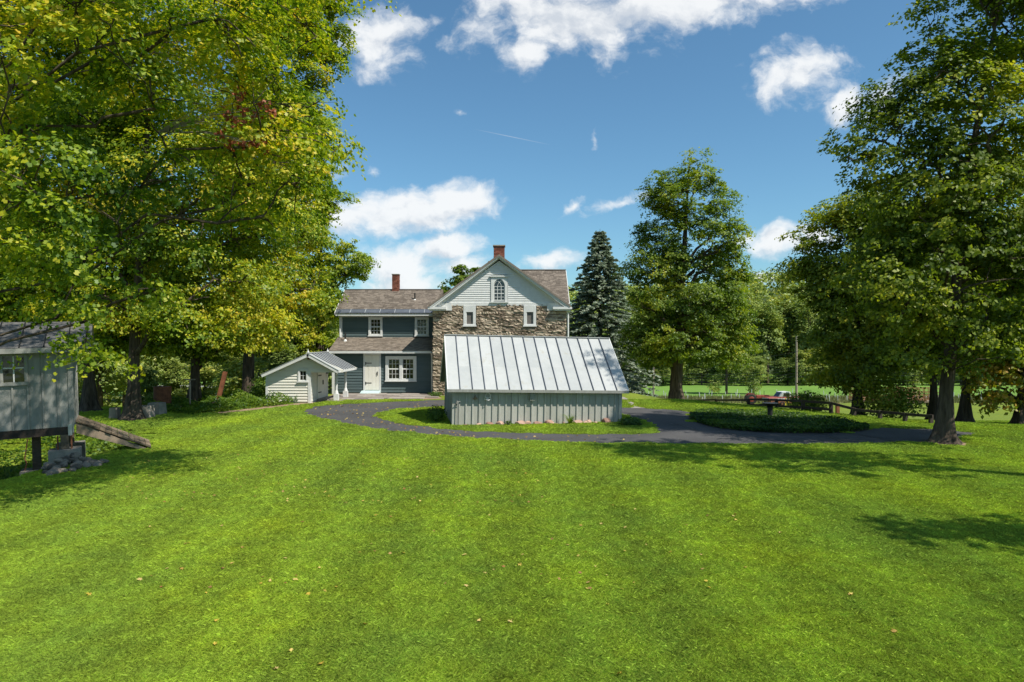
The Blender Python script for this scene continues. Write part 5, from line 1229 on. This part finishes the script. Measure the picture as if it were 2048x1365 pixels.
# ---- lawn: real blades in tufts, spread over the visible lawn
def lawn_grass():
    rng = np.random.default_rng(2); patches = []
    for k in range(3):
        n = 800; a = rng.uniform(0, 2*np.pi, n); rr = np.sqrt(rng.random(n))*.17; bx, by = rr*np.cos(a), rr*np.sin(a); h = rng.uniform(.015, .040, n)*(1+.5*(rng.random(n) > .95)); w = rng.uniform(.0010, .0022, n)
        t = rng.uniform(0, 2*np.pi, n); le = h*rng.uniform(.5, 1.7, n); dx, dy = np.cos(t), np.sin(t); sx, sy = -dy*w, dx*w
        b0 = np.stack([bx-sx, by-sy, np.full(n, -.004)], 1); b1 = np.stack([bx+sx, by+sy, np.full(n, -.004)], 1)
        mx, my, mz = bx+dx*le*.35, by+dy*le*.35, h*.65; m0 = np.stack([mx-sx*.85, my-sy*.85, mz], 1); m1 = np.stack([mx+sx*.85, my+sy*.85, mz], 1); tp = np.stack([bx+dx*le, by+dy*le, h], 1)
        V = np.stack([b0, b1, m1, tp, m0], 1).reshape(-1, 3); me = bpy.data.meshes.new('tuft'); me.from_pydata(V.tolist(), [], np.arange(n*5).reshape(n, 5).tolist()); me.materials.append(M['blade']); patches.append(me)
    pts = []; sc = []
    y = 2.6
    while y < 34:
        s = .78 if y < 7 else min(.78+(y-7)*.035, 1.6); st = .155*s; half = .80*y+1.2
        xs = np.arange(-half, half, st); pts.append(np.stack([xs+rng.uniform(-.5, .5, len(xs))*st, np.full(len(xs), y)+rng.uniform(-.5, .5, len(xs))*st], 1)); sc.append(np.full(len(xs), s)); y += st
    P = np.concatenate(pts); S = np.concatenate(sc)
    ok = ~(pip(P, DRIVE) & ~pip(P, ISLE)) & ~pip(P, PATIO) & ~pip(P, DIRT) & ~pip(P, BED) & ~pip(P, walk)
    ok &= ~((P[:, 0] < -11.2) & (P[:, 1] > 13.6) & (P[:, 1] < 22)) & ~((P[:, 0] > -11.6) & (P[:, 0] < -9.0) & (P[:, 1] > 32.3))
    # under the shed
    c, s = math.cos(R(9)), math.sin(R(9)); lx = (P[:, 0]+2.08)*c+(P[:, 1]-23.8)*s; ly = -(P[:, 0]+2.08)*s+(P[:, 1]-23.8)*c; ok &= ~((lx > -.1) & (lx < 6.2) & (ly > -.22) & (ly < 4.7))
    for bx_, by_, br_ in SOIL: ok &= np.hypot(P[:, 0]-bx_, P[:, 1]-by_) > br_*rng.uniform(.6, 1.0, len(P))
    P, S = P[ok], S[ok]; n = len(P)
    me = bpy.data.meshes.new('grass'); V = np.stack([P[:, 0], P[:, 1], gz(P[:, 0], P[:, 1])], 1); me.vertices.add(n); me.vertices.foreach_set('co', V.astype(np.float32).ravel())
    at = me.attributes.new('tuft_scale', 'FLOAT', 'POINT'); at.data.foreach_set('value', (S*rng.uniform(.85, 1.15, n)).astype(np.float32))
    ar = me.attributes.new('tuft_turn', 'FLOAT', 'POINT'); ar.data.foreach_set('value', rng.uniform(0, 6.28, n).astype(np.float32))
    ai = me.attributes.new('tuft_pick', 'INT', 'POINT'); ai.data.foreach_set('value', rng.integers(0, 3, n).astype(np.int32))
    me.materials.append(M['blade'])
    o = tag(link('grass', me), 'short green blades of the mown lawn', 'grass', kind='stuff')
    ng = bpy.data.node_groups.new('grass_spread', 'GeometryNodeTree'); ng.interface.new_socket('Geometry', in_out='INPUT', socket_type='NodeSocketGeometry'); ng.interface.new_socket('Geometry', in_out='OUTPUT', socket_type='NodeSocketGeometry')
    N = ng.nodes; L = ng.links; gi = N.new('NodeGroupInput'); go = N.new('NodeGroupOutput')
    m2p = N.new('GeometryNodeMeshToPoints'); L.new(gi.outputs[0], m2p.inputs[0])
    g2i = N.new('GeometryNodeGeometryToInstance')
    for pm in patches[::-1]:
        po = bpy.data.objects.new('tuft', pm); oi = N.new('GeometryNodeObjectInfo'); oi.inputs[0].default_value = po; L.new(oi.outputs['Geometry'], g2i.inputs[0])
    iop = N.new('GeometryNodeInstanceOnPoints'); L.new(m2p.outputs[0], iop.inputs['Points']); L.new(g2i.outputs[0], iop.inputs['Instance']); iop.inputs['Pick Instance'].default_value = True
    def attr(nm, ty):
        a = N.new('GeometryNodeInputNamedAttribute'); a.data_type = ty; a.inputs[0].default_value = nm; return a.outputs[0]
    L.new(attr('tuft_pick', 'INT'), iop.inputs['Instance Index'])
    cx = N.new('ShaderNodeCombineXYZ'); L.new(attr('tuft_turn', 'FLOAT'), cx.inputs[2]); L.new(cx.outputs[0], iop.inputs['Rotation']); L.new(attr('tuft_scale', 'FLOAT'), iop.inputs['Scale'])
    L.new(iop.outputs[0], go.inputs[0])
    md = o.modifiers.new('spread', 'NODES'); md.node_group = ng
    print('grass tufts', n)
lawn_grass()

def fallen_leaves():
    rng = np.random.default_rng(31)
    # single leaves near the camera
    me = []
    for k in range(4):
        s = MAPLE.copy(); s[:, 2] += rng.uniform(-.12, .22, len(s)); m = bpy.data.meshes.new('fallen_leaf'); m.from_pydata(s.tolist(), [], [tuple(range(len(s)))]); m.materials.append(M['fallen']); me.append(m)
    spots = [(582, 1308), (518, 1257), (432, 1248), (642, 1335), (553, 1345), (730, 1255), (485, 1100), (372, 1092), (540, 1167), (360, 1142), (178, 1195), (430, 1295), (92, 1070), (255, 1015), (300, 1058), (830, 978), (920, 1036), (928, 1115), (1040, 1135), (958, 1248), (1215, 1215), (1788, 1270), (1702, 1195), (1560, 1070), (1238, 1355), (590, 1165), (205, 992), (155, 1070), (1020, 1250), (690, 1010), (1340, 1110), (280, 1165)]
    for i, (px, py) in enumerate(spots):
        x, y = GP(px, py); o = link('fallen_leaf', me[i % 4]); s = .055*rng.uniform(.8, 1.3); o.location = (x, y, gzf(x, y)+.036); o.scale = (s, s, s); o.rotation_euler = (rng.uniform(-.4, .4), rng.uniform(-.4, .4), rng.uniform(0, 6))
        tag(o, 'curled yellow-brown maple leaf lying on the lawn', 'leaf', 'single fallen leaves on the near lawn')
    P = []
    for n, box_, on in ((320, (600, 1300, 806, 888), True), (520, (250, 1100, 828, 1010), False), (90, (200, 1500, 1010, 1200), False)):
        c = 0
        while c < n:
            px = rng.uniform(box_[0], box_[1]); py = rng.uniform(box_[2], box_[3]); x, y = GP(px, py)
            ind = pip(np.array([[x, y]]), DRIVE)[0] and not pip(np.array([[x, y]]), ISLE)[0]
            if ind != on or (on and px > 950 and rng.random() < .8): continue
            P.append((x, y, gzf(x, y)+(.028 if on else .038))); c += 1
    P = np.array(P); N_ = rng.normal(size=P.shape)*.25+np.array([0, 0, 1]); V, Fc = leaf_arrays(P, N_, np.where(P[:, 2] < .03, .08, .05)*rng.uniform(.6, 1.3, len(P)), rng, MAPLE)
    tag(np_mesh('fallen_leaf_litter', V, Fc, M['fallen']), 'scattered small yellow leaves on the drive and lawn', 'leaves', kind='stuff')
fallen_leaves()

# ================================================================ SMALL THINGS
def small_things():
    rng = random.Random(5)
    def tub(nm, x, y, label, w, h, rot=0):
        r = empty(nm, (x, y, gzf(x, y)), label, 'block', 'concrete blocks under the maples', rz=rot); t = .86
        MB().add([(-w/2, -w/2, -.05), (w/2, -w/2, -.05), (w/2, w/2, -.05), (-w/2, w/2, -.05), (-w/2*t, -w/2*t, h), (w/2*t, -w/2*t, h), (w/2*t, w/2*t, h), (-w/2*t, w/2*t, h)], [(0,3,2,1),(4,5,6,7),(0,1,5,4),(1,2,6,5),(2,3,7,6),(3,0,4,7)]).build('block', M['concrete'], r, local=True, bevel=.02)
        MB().tube([(-.06, 0, h), (-.06, 0, h+.05), (.06, 0, h+.05), (.06, 0, h)], .008, 5).build('lifting_loop', M['rust'], r, local=True)
    x, y = GP(281, 839); tub('concrete_block', x, y+.3, 'nearer grey tapered concrete block under the maples', .60, .48, .15)
    x, y = GP(303, 833); tub('concrete_block', x, y+.4, 'concrete block just behind and right of the nearer block', .56, .50, -.1)
    x, y = GP(223, 840); r = empty('log_stump', (x, y+.2, gzf(x, y)), 'upright sawn log standing among the maple trunks', 'log'); MB().tube([(0, 0, -.05), (.01, 0, .2), (0, 0, .42)], [.21, .19, .185], 12).build('bark', M['polewood'], r, local=True); MB().tube([(0, 0, .421), (0, 0, .43)], [.17, .165], 12).build('sawn_top', M['palewood'], r, local=True)
    X, Y = PX(325, 30.5), 30.5; r = empty('rusty_tank', (X, Y, gzf(X, Y)), 'rusty upright steel tank beyond the concrete blocks', 'tank'); MB().tube([(0, 0, 0), (0, 0, 1.0)], .36, 20).build('shell', M['rust'], r, local=True, smooth=False)
    for z in (.03, .5, .97): MB().tube([(0, 0, z-.015), (0, 0, z+.015)], .375, 20).build('hoop', M['rust'], r, local=True)
    X, Y = PX(380, 29.3), 29.3; r = empty('clothes_line_post', (X, Y, gzf(X, Y)), 'grey T-shaped clothes-line post at the edge of the bank', 'post'); MB().tube([(0, 0, -.2), (0, 0, 1.32)], .035, 8).build('post', M['polewood'], r, local=True); MB().beam((-.22, 0, 1.30), (.22, 0, 1.30), .05, .05).build('crossbar', M['polewood'], r, local=True)
    X, Y = PX(430, 31), 31.0; r = empty('leaning_girder', (X, Y, gzf(X, Y)), 'rusty steel girder leaning out of the bank', 'girder'); a = Vector((0, 0, -.2)); b = Vector((.40, .1, 1.55)); MB().beam(a, b, .16, .02, up=(0, 1, 0)).build('flange', M['rust'], r, local=True); MB().beam(a+Vector((0, .12, 0)), b+Vector((0, .12, 0)), .16, .02, up=(0, 1, 0)).build('flange', M['rust'], r, local=True); MB().beam(a+Vector((0, .06, 0)), b+Vector((0, .06, 0)), .02, .098, up=(0, 1, 0)).build('web', M['rust'], r, local=True)
    X, Y = PX(420, 30.5), 30.5; r = empty('timber_offcut', (X, Y, gzf(X, Y)), 'short dark timber lying at the foot of the leaning girder', 'timber'); MB().beam((-.35, 0, .1), (.35, .1, .16), .14, .14).build('timber', M['darkwood'], r, local=True)
    # open machine shed below, far left
    Z = 82; X0 = PX(285, Z); X1 = PX(472, Z); g = gzf((X0+X1)/2, Z); r = empty('machine_shed', ((X0+X1)/2, Z, g), 'long open-fronted machine shed with white roof edge down the slope', 'shed'); W = (X1-X0)/2
    h = 2.45
    MB().prism([(-W-.3, -.4, h), (W+.3, -.4, h), (W+.3, 5, h-.5), (-W-.3, 5, h-.5)], (0, 0, .12)).build('roof', M['tin'], r, local=True); MB().beam((-W-.3, -.42, h), (W+.3, -.42, h), .04, .28).build('fascia', M['white'], r, local=True)
    MB().box(-W, W, 4.6, 4.7, -.4, h-.5).build('back_wall', M['darkwood'], r, local=True); MB().box(-W, -W+.1, 0, 4.6, -.4, h-.3).build('end_wall', M['darkwood'], r, local=True); MB().box(W-.1, W, 0, 4.6, -.4, h-.3).build('end_wall', M['darkwood'], r, local=True)
    for k in range(6): xx = -W+.1+k*(2*W-.2)/5; MB().box(xx-.09, xx+.09, -.1, .08, -.4, h-.1).build('post', M['white'], r, local=True); MB().beam((xx, -.05, h-.75), (xx+.55, -.05, h-.2), .06, .1).build('brace', M['white'], r, local=True) if k < 5 else None
    q = Vector((PX(445, Z), Z+1.8)); t = empty('covered_machine', (q.x, q.y, gzf(q.x, q.y)), 'machine under a blue tarpaulin in the open shed', 'machine')
    me = rock_shapes(M['blue'], 1, 5)[0]; o = link('tarpaulin', me, t, (0, 0, .55)); o.scale = (2.4, 1.6, 1.6)
    for dx in (-.7, .7): MB().tube([(dx, -.75, .3), (dx, -.62, .3)], .3, 12).build('wheel', M['rubber'], t, local=True)
    # grey roofed house glimpsed behind the outhouse
    Z = 95; X = PX(640, Z); g = gzf(X, Z); r = empty('neighbour_house', (X, Z, g), 'grey-roofed neighbouring house glimpsed through leaves behind the outhouse', 'house'); MB().box(-6, 6, 0, 7, -.5, 4.6).build('wall', M['cream'], r, local=True)
    MB().prism([(-6.4, -.5, 4.5), (-6.4, 3.5, 8.2), (-6.4, 7.5, 4.5), (-6.4, 3.5, 8.0)], (12.8, 0, 0)).build('roof', M['greyroof'], r, local=True); MB().prism([(-5.9, 0, 4.5), (-5.9, 7, 4.5), (-5.9, 3.5, 7.9)], (11.8, 0, 0)).build('gable', M['cream'], r, local=True)
    for xx in (-4, -1, 2): w = box('window', M['white'], r, xx, xx+1.1, -.05, .02, 1.8, 3.3, local=True); box('pane', M['glass'], w, xx+.1, xx+1.0, -.06, -.051, 1.9, 3.2, local=True)
small_things()

def bird_bath():
    x, y = GP(1540, 842); r = empty('bird_bath', (x, y, 0), 'dark pedestal bird bath standing in the planted bed', 'bird bath')
    MB().tube([(0, 0, 0), (0, 0, .12), (0, 0, .2), (0, 0, .5), (0, 0, .56)], [.15, .13, .09, .10, .14], 12).build('pedestal', M['iron'], r, local=True)
    MB().tube([(0, 0, .56), (0, 0, .60), (0, 0, .66), (0, 0, .661), (0, 0, .61)], [.12, .22, .29, .26, .10], 16).build('bowl', M['iron'], r, local=True)
bird_bath()

def rail_fence():
    pts = [(PX(1372, 43), 43.0), (PX(1432, 37.5), 37.5), (PX(1497, 33.6), 33.6), (PX(1553, 31), 31.0), (PX(1606, 29), 29.0), (PX(1662, 27.6), 27.6), (PX(1708, 26.6), 26.6), (PX(1760, 25.6), 25.6), (PX(1810, 24.8), 24.8), (PX(1862, 24.2), 24.2)]
    r = empty('rail_fence', (pts[4][0], pts[4][1], gzf(*pts[4])), 'low dark two-rail timber fence beyond the planted bed', 'fence'); rng = random.Random(2)
    tops = []
    for i, (x, y) in enumerate(pts):
        g = gzf(x, y); h = .46 if i < 6 else .30; MB().box(x-.06, x+.06, y-.06, y+.06, g-.2, g+h+.04).build('post', M['darkwood'], r); tops.append((Vector((x, y, g+h)), Vector((x, y, g+h-.26))))
    for i in range(len(tops)-1):
        for k in (0, 1):
            if k == 1 and i >= 5: continue
            j = Vector((0, -.08, rng.uniform(-.02, .02))); MB().beam(tops[i][k]+j, tops[i+1][k]+j, .045, .10).build('rail', M['darkwood'], r)
rail_fence()

def poles_and_wires():
    def pole(px, pyt, Z, h, label):
        X = PX(px, Z); g = gzf(X, Z); r = empty('utility_pole', (X, Z, g), label, 'utility pole', 'utility poles by the field'); MB().tube([(0, 0, -.3), (0, 0, h)], [.17, .12], 10).build('pole', M['polewood'], r, local=True)
        for k in range(3): MB().tube([(.02, -.14, h*.62+k*.35), (.02, -.24, h*.62+k*.35)], .045, 8).build('insulator', M['iron'], r, local=True)
        return Vector((X, Z, g)), h
    p1, h1 = pole(1593, 685, 92.5, 9.3, 'tall weathered utility pole beside the red pickup'); p2, h2 = pole(1307, 718, 116, 6.9, 'shorter utility pole at the field edge left of the tall maple')
    for k, (a, b) in enumerate(((.86, .96), (.62, .66), (.58, .60), (.52, .55), (.47, .50))):
        A = p1+Vector((0, -.2, h1*a*.9)); B = p2+Vector((0, -.2, h2*b)); lbl = ['uppermost', 'second', 'third', 'fourth', 'lowest'][k]
        # each wire runs through both poles and on to the next ones out of view
        mb = MB(); d = B-A
        ends = [A-d*1.2+Vector((0, 0, .3)), A, B, B+d*1.4+Vector((0, 0, .4))]
        for s, e in zip(ends[:-1], ends[1:]):
            mb.tube([s+(e-s)*(t/14)+Vector((0, 0, -1.1*4*(t/14)*(1-t/14))) for t in range(15)], .022, 4, caps=False)
        o = mb.build('overhead_wire', M['wire']); tag(o, f'{lbl} black overhead wire strung between the utility poles', 'wire', 'overhead wires')
    X, Y = PX(1226, 50), 50.0; g = gzf(X, Y); o = empty('guy_wire_guard', (X, Y, g), 'orange guard pipe upright in front of the blue spruce', 'pipe'); MB().tube([(0, 0, 0), (.0, 0, 3.4)], .045, 8).build('pipe', M['orange'], o, local=True); MB().tube([(0, 0, 3.4), (.0, 0, 3.46)], [.06, .03], 8).build('cap', M['orange'], o, local=True)
    X, Y = PX(1675, 40), 40.0; g = gzf(X, Y); o = empty('marker_post', (X, Y, g), 'short rusty post behind the rail fence, left of the forked maple', 'post'); MB().box(-.09, .09, -.09, .09, -.1, 1.0).build('post', M['rust'], o, local=True); MB().box(-.1, .1, -.1, .1, 1.0, 1.03).build('cap', M['rust'], o, local=True)
    X, Y = PX(1577, 88), 88.0; g = gzf(X, Y); o = empty('yellow_marker', (X, Y, g), 'pair of yellow marker stakes in front of the red pickup', 'marker'); MB().box(-.05, .05, -.05, .05, 0, 1.25).build('stake', M['yellow'], o, local=True); MB().box(-.42, -.32, -.05, .05, 0, 1.1).build('stake', M['yellow'], o, local=True)
    # white tree tubes planted along the field
    rng = random.Random(40); me = MB().tube([(0, 0, -.1), (0, 0, 1.25)], [.055, .06], 6).build('t', M['tube']); mesh = me.data; bpy.data.objects.remove(me)
    rows = []
    for Z, n in ((100, 26), (104, 22), (109, 26), (116, 28)):
        for k in range(n): rows.append((PX(1255+(2060-1255)*(k+rng.uniform(.1, .9))/n, Z), Z+rng.uniform(-1.5, 1.5)))
    for x, y in rows:
        o = link('tree_tube', mesh); o.location = (x, y, gzf(x, y)); o.scale = (1, 1, rng.uniform(.5, .9)); o.rotation_euler = (R(rng.uniform(-5, 5)), R(rng.uniform(-7, 7)), 0)
        tag(o, 'white sapling guard tube standing in the rough grass of the field', 'tree tube', 'sapling tubes in the field')
poles_and_wires()

def wheel(parent, x, y, z, r, w, rim='red', name='wheel'):
    """wheel turning about the local y axis"""
    o = MB().tube([(x, y-w/2, z), (x, y-w/2+.04, z), (x, y+w/2-.04, z), (x, y+w/2, z)], [r*.92, r, r, r*.92], 18).build(name, M['rubber'], parent, local=True)
    MB().tube([(x, y-w/2-.02, z), (x, y-w/2+.01, z)], [r*.5, r*.58], 14).build('rim', M[rim], o, local=True); MB().tube([(x, y-w/2-.05, z), (x, y-w/2-.015, z)], r*.16, 8).build('hub', M['chrome'], o, local=True)
    return o
def vehicles():
    # tractor
    Z = 95; X = PX(1515, Z); r = empty('red_tractor', (X, Z, gzf(X, Z)), 'old red farm tractor parked left of the pickup beyond the fence', 'tractor', rz=R(-8))
    MB().box(-.2, 1.55, -.26, .26, .75, 1.22).box(1.55, 1.62, -.24, .24, .7, 1.18).build('hood', M['red'], r, local=True, bevel=.05); MB().box(-1.0, -.2, -.3, .3, .55, .95).build('gearbox', M['red'], r, local=True, bevel=.04)
    for y in (-.72, .72): wheel(r, -.95, y, .68, .68, .32); 
    for y in (-.5, .5): wheel(r, 1.3, y, .36, .36, .18)
    for y in (-.62, .62): MB().prism([(-1.5, y-.13, 1.1), (-1.25, y-.13, 1.42), (-.6, y-.13, 1.42), (-.4, y-.13, 1.15), (-.45, y-.13, 1.1), (-.65, y-.13, 1.36), (-1.2, y-.13, 1.36), (-1.42, y-.13, 1.08)], (0, .26, 0)).build('fender', M['red'], r, local=True)
    MB().box(-1.0, -.65, -.22, .22, 1.05, 1.12).box(-1.05, -.98, -.22, .22, 1.08, 1.35).build('seat', M['iron'], r, local=True); MB().tube([(-.2, 0, 1.1), (-.45, 0, 1.4)], .02, 6).build('steering_column', M['iron'], r, local=True)
    MB().tube([(-.45+.0, .2*math.cos(a), 1.42+.2*math.sin(a)*.6) for a in [k*math.pi/6 for k in range(13)]], .018, 5).build('steering_wheel', M['iron'], r, local=True); MB().tube([(.9, .1, 1.2), (.9, .1, 1.8)], .035, 8).build('exhaust', M['iron'], r, local=True)
    MB().box(1.0, 1.35, -.5, .5, .36, .46).build('front_axle', M['iron'], r, local=True)
    # pickup
    Z = 94; X = PX(1568, Z); r = empty('pickup_truck', (X, Z, gzf(X, Z)), 'old red and white pickup truck parked on the grass beside the utility pole', 'pickup truck', rz=R(186))
    MB().prism([(2.7, -.95, .45), (2.7, -.95, .95), (1.1, -.95, 1.05), (-2.6, -.95, 1.05), (-2.6, -.95, .5)], (0, 1.9, 0)).build('body', M['red'], r, local=True, bevel=.04)
    MB().box(-2.61, 2.71, -.965, .965, .70, .86).build('white_band', M['white'], r, local=True)
    MB().prism([(1.15, -.85, 1.05), (.65, -.75, 1.72), (-.45, -.75, 1.75), (-.65, -.85, 1.05)], (0, 1.65, 0)).build('cab', M['white'], r, local=True, bevel=.04)
    for y in (-.86, .86): MB().box(-.35, .5, y-.02, y+.02, 1.12, 1.58).build('side_window', M['glass'], r, local=True)
    MB().add([(1.17, -.7, 1.1), (1.17, .65, 1.1), (.72, .6, 1.68), (.72, -.65, 1.68)], [(0,1,2,3)]).build('windscreen', M['glass'], r, local=True)
    MB().box(-2.55, -.75, -.82, .82, 1.051, 1.10).build('load_bed', M['iron'], r, local=True); MB().beam((-2.4, -.8, 1.3), (-.8, -.8, 1.3), .04, .05).build('side_rail', M['darkwood'], r, local=True); MB().beam((-2.4, .8, 1.3), (-.8, .8, 1.3), .04, .05).build('side_rail', M['darkwood'], r, local=True)
    for x in (-1.7, 1.75):
        for y in (-.85, .85): wheel(r, x, y, .38, .38, .24, 'chrome')
    for y in (-.65, .65): MB().tube([(2.70, y, .78), (2.74, y, .78)], .1, 10).build('headlight', M['white'], r, local=True)
    MB().box(2.7, 2.82, -.95, .95, .42, .55).build('bumper', M['chrome'], r, local=True)
    Z = 89; X = PX(1553, Z); r = empty('red_implement', (X, Z, gzf(X, Z)), 'low rust-red farm implement in front of the pickup', 'implement', rz=R(4)); MB().box(-1.0, .9, -.5, .5, .4, .8).build('hopper', M['rust'], r, local=True, bevel=.04); MB().beam((.9, 0, .5), (2.0, 0, .45), .1, .1).build('drawbar', M['rust'], r, local=True)
    for x in (-.6, .5): wheel(r, x, -.6, .32, .32, .16, 'rust'); wheel(r, x, .6, .32, .32, .16, 'rust')
    # hay wagons
    for px, Z, label, rz in ((1838, 84, 'rusty red rack hay wagon seen between the right-hand trunks', 3), (1748, 86, 'second rust-red hay wagon half hidden by the drooping bush', -6)):
        X = PX(px, Z); r = empty('hay_wagon', (X, Z, gzf(X, Z)), label, 'hay wagon', 'hay wagons in the field', rz=R(rz)); MB().box(-2.6, 2.6, -1.1, 1.1, .78, .92).build('deck', M['oldwood'], r, local=True); MB().box(-2.5, 2.5, -.4, .4, .6, .779).build('chassis', M['iron'], r, local=True)
        for x in (-1.8, 1.8):
            for y in (-.85, .85): wheel(r, x, y, .36, .36, .2, 'yellow')
        for y in (-1.08, 1.08):
            for k in range(9): xx = -2.55+k*5.1/8; MB().box(xx-.03, xx+.03, y-.03, y+.03, .92, 2.5).build('stake', M['rust'], r, local=True)
            for z in (1.2, 1.6, 2.0, 2.45): MB().box(-2.6, 2.6, y-.02, y+.02, z-.04, z+.04).build('rail', M['rust'], r, local=True)
        for k in range(5): yy = -1.0+k*.5; MB().box(-2.62, -2.56, yy-.03, yy+.03, .92, 2.7).build('stake', M['rust'], r, local=True)
        MB().box(-2.62, -2.56, -1.05, 1.05, 2.6, 2.7).build('rail', M['rust'], r, local=True)
        MB().box(-2.0, .5, -.8, .7, .921, 1.25).build('load', M['hay'], r, local=True, bevel=.06)
vehicles()
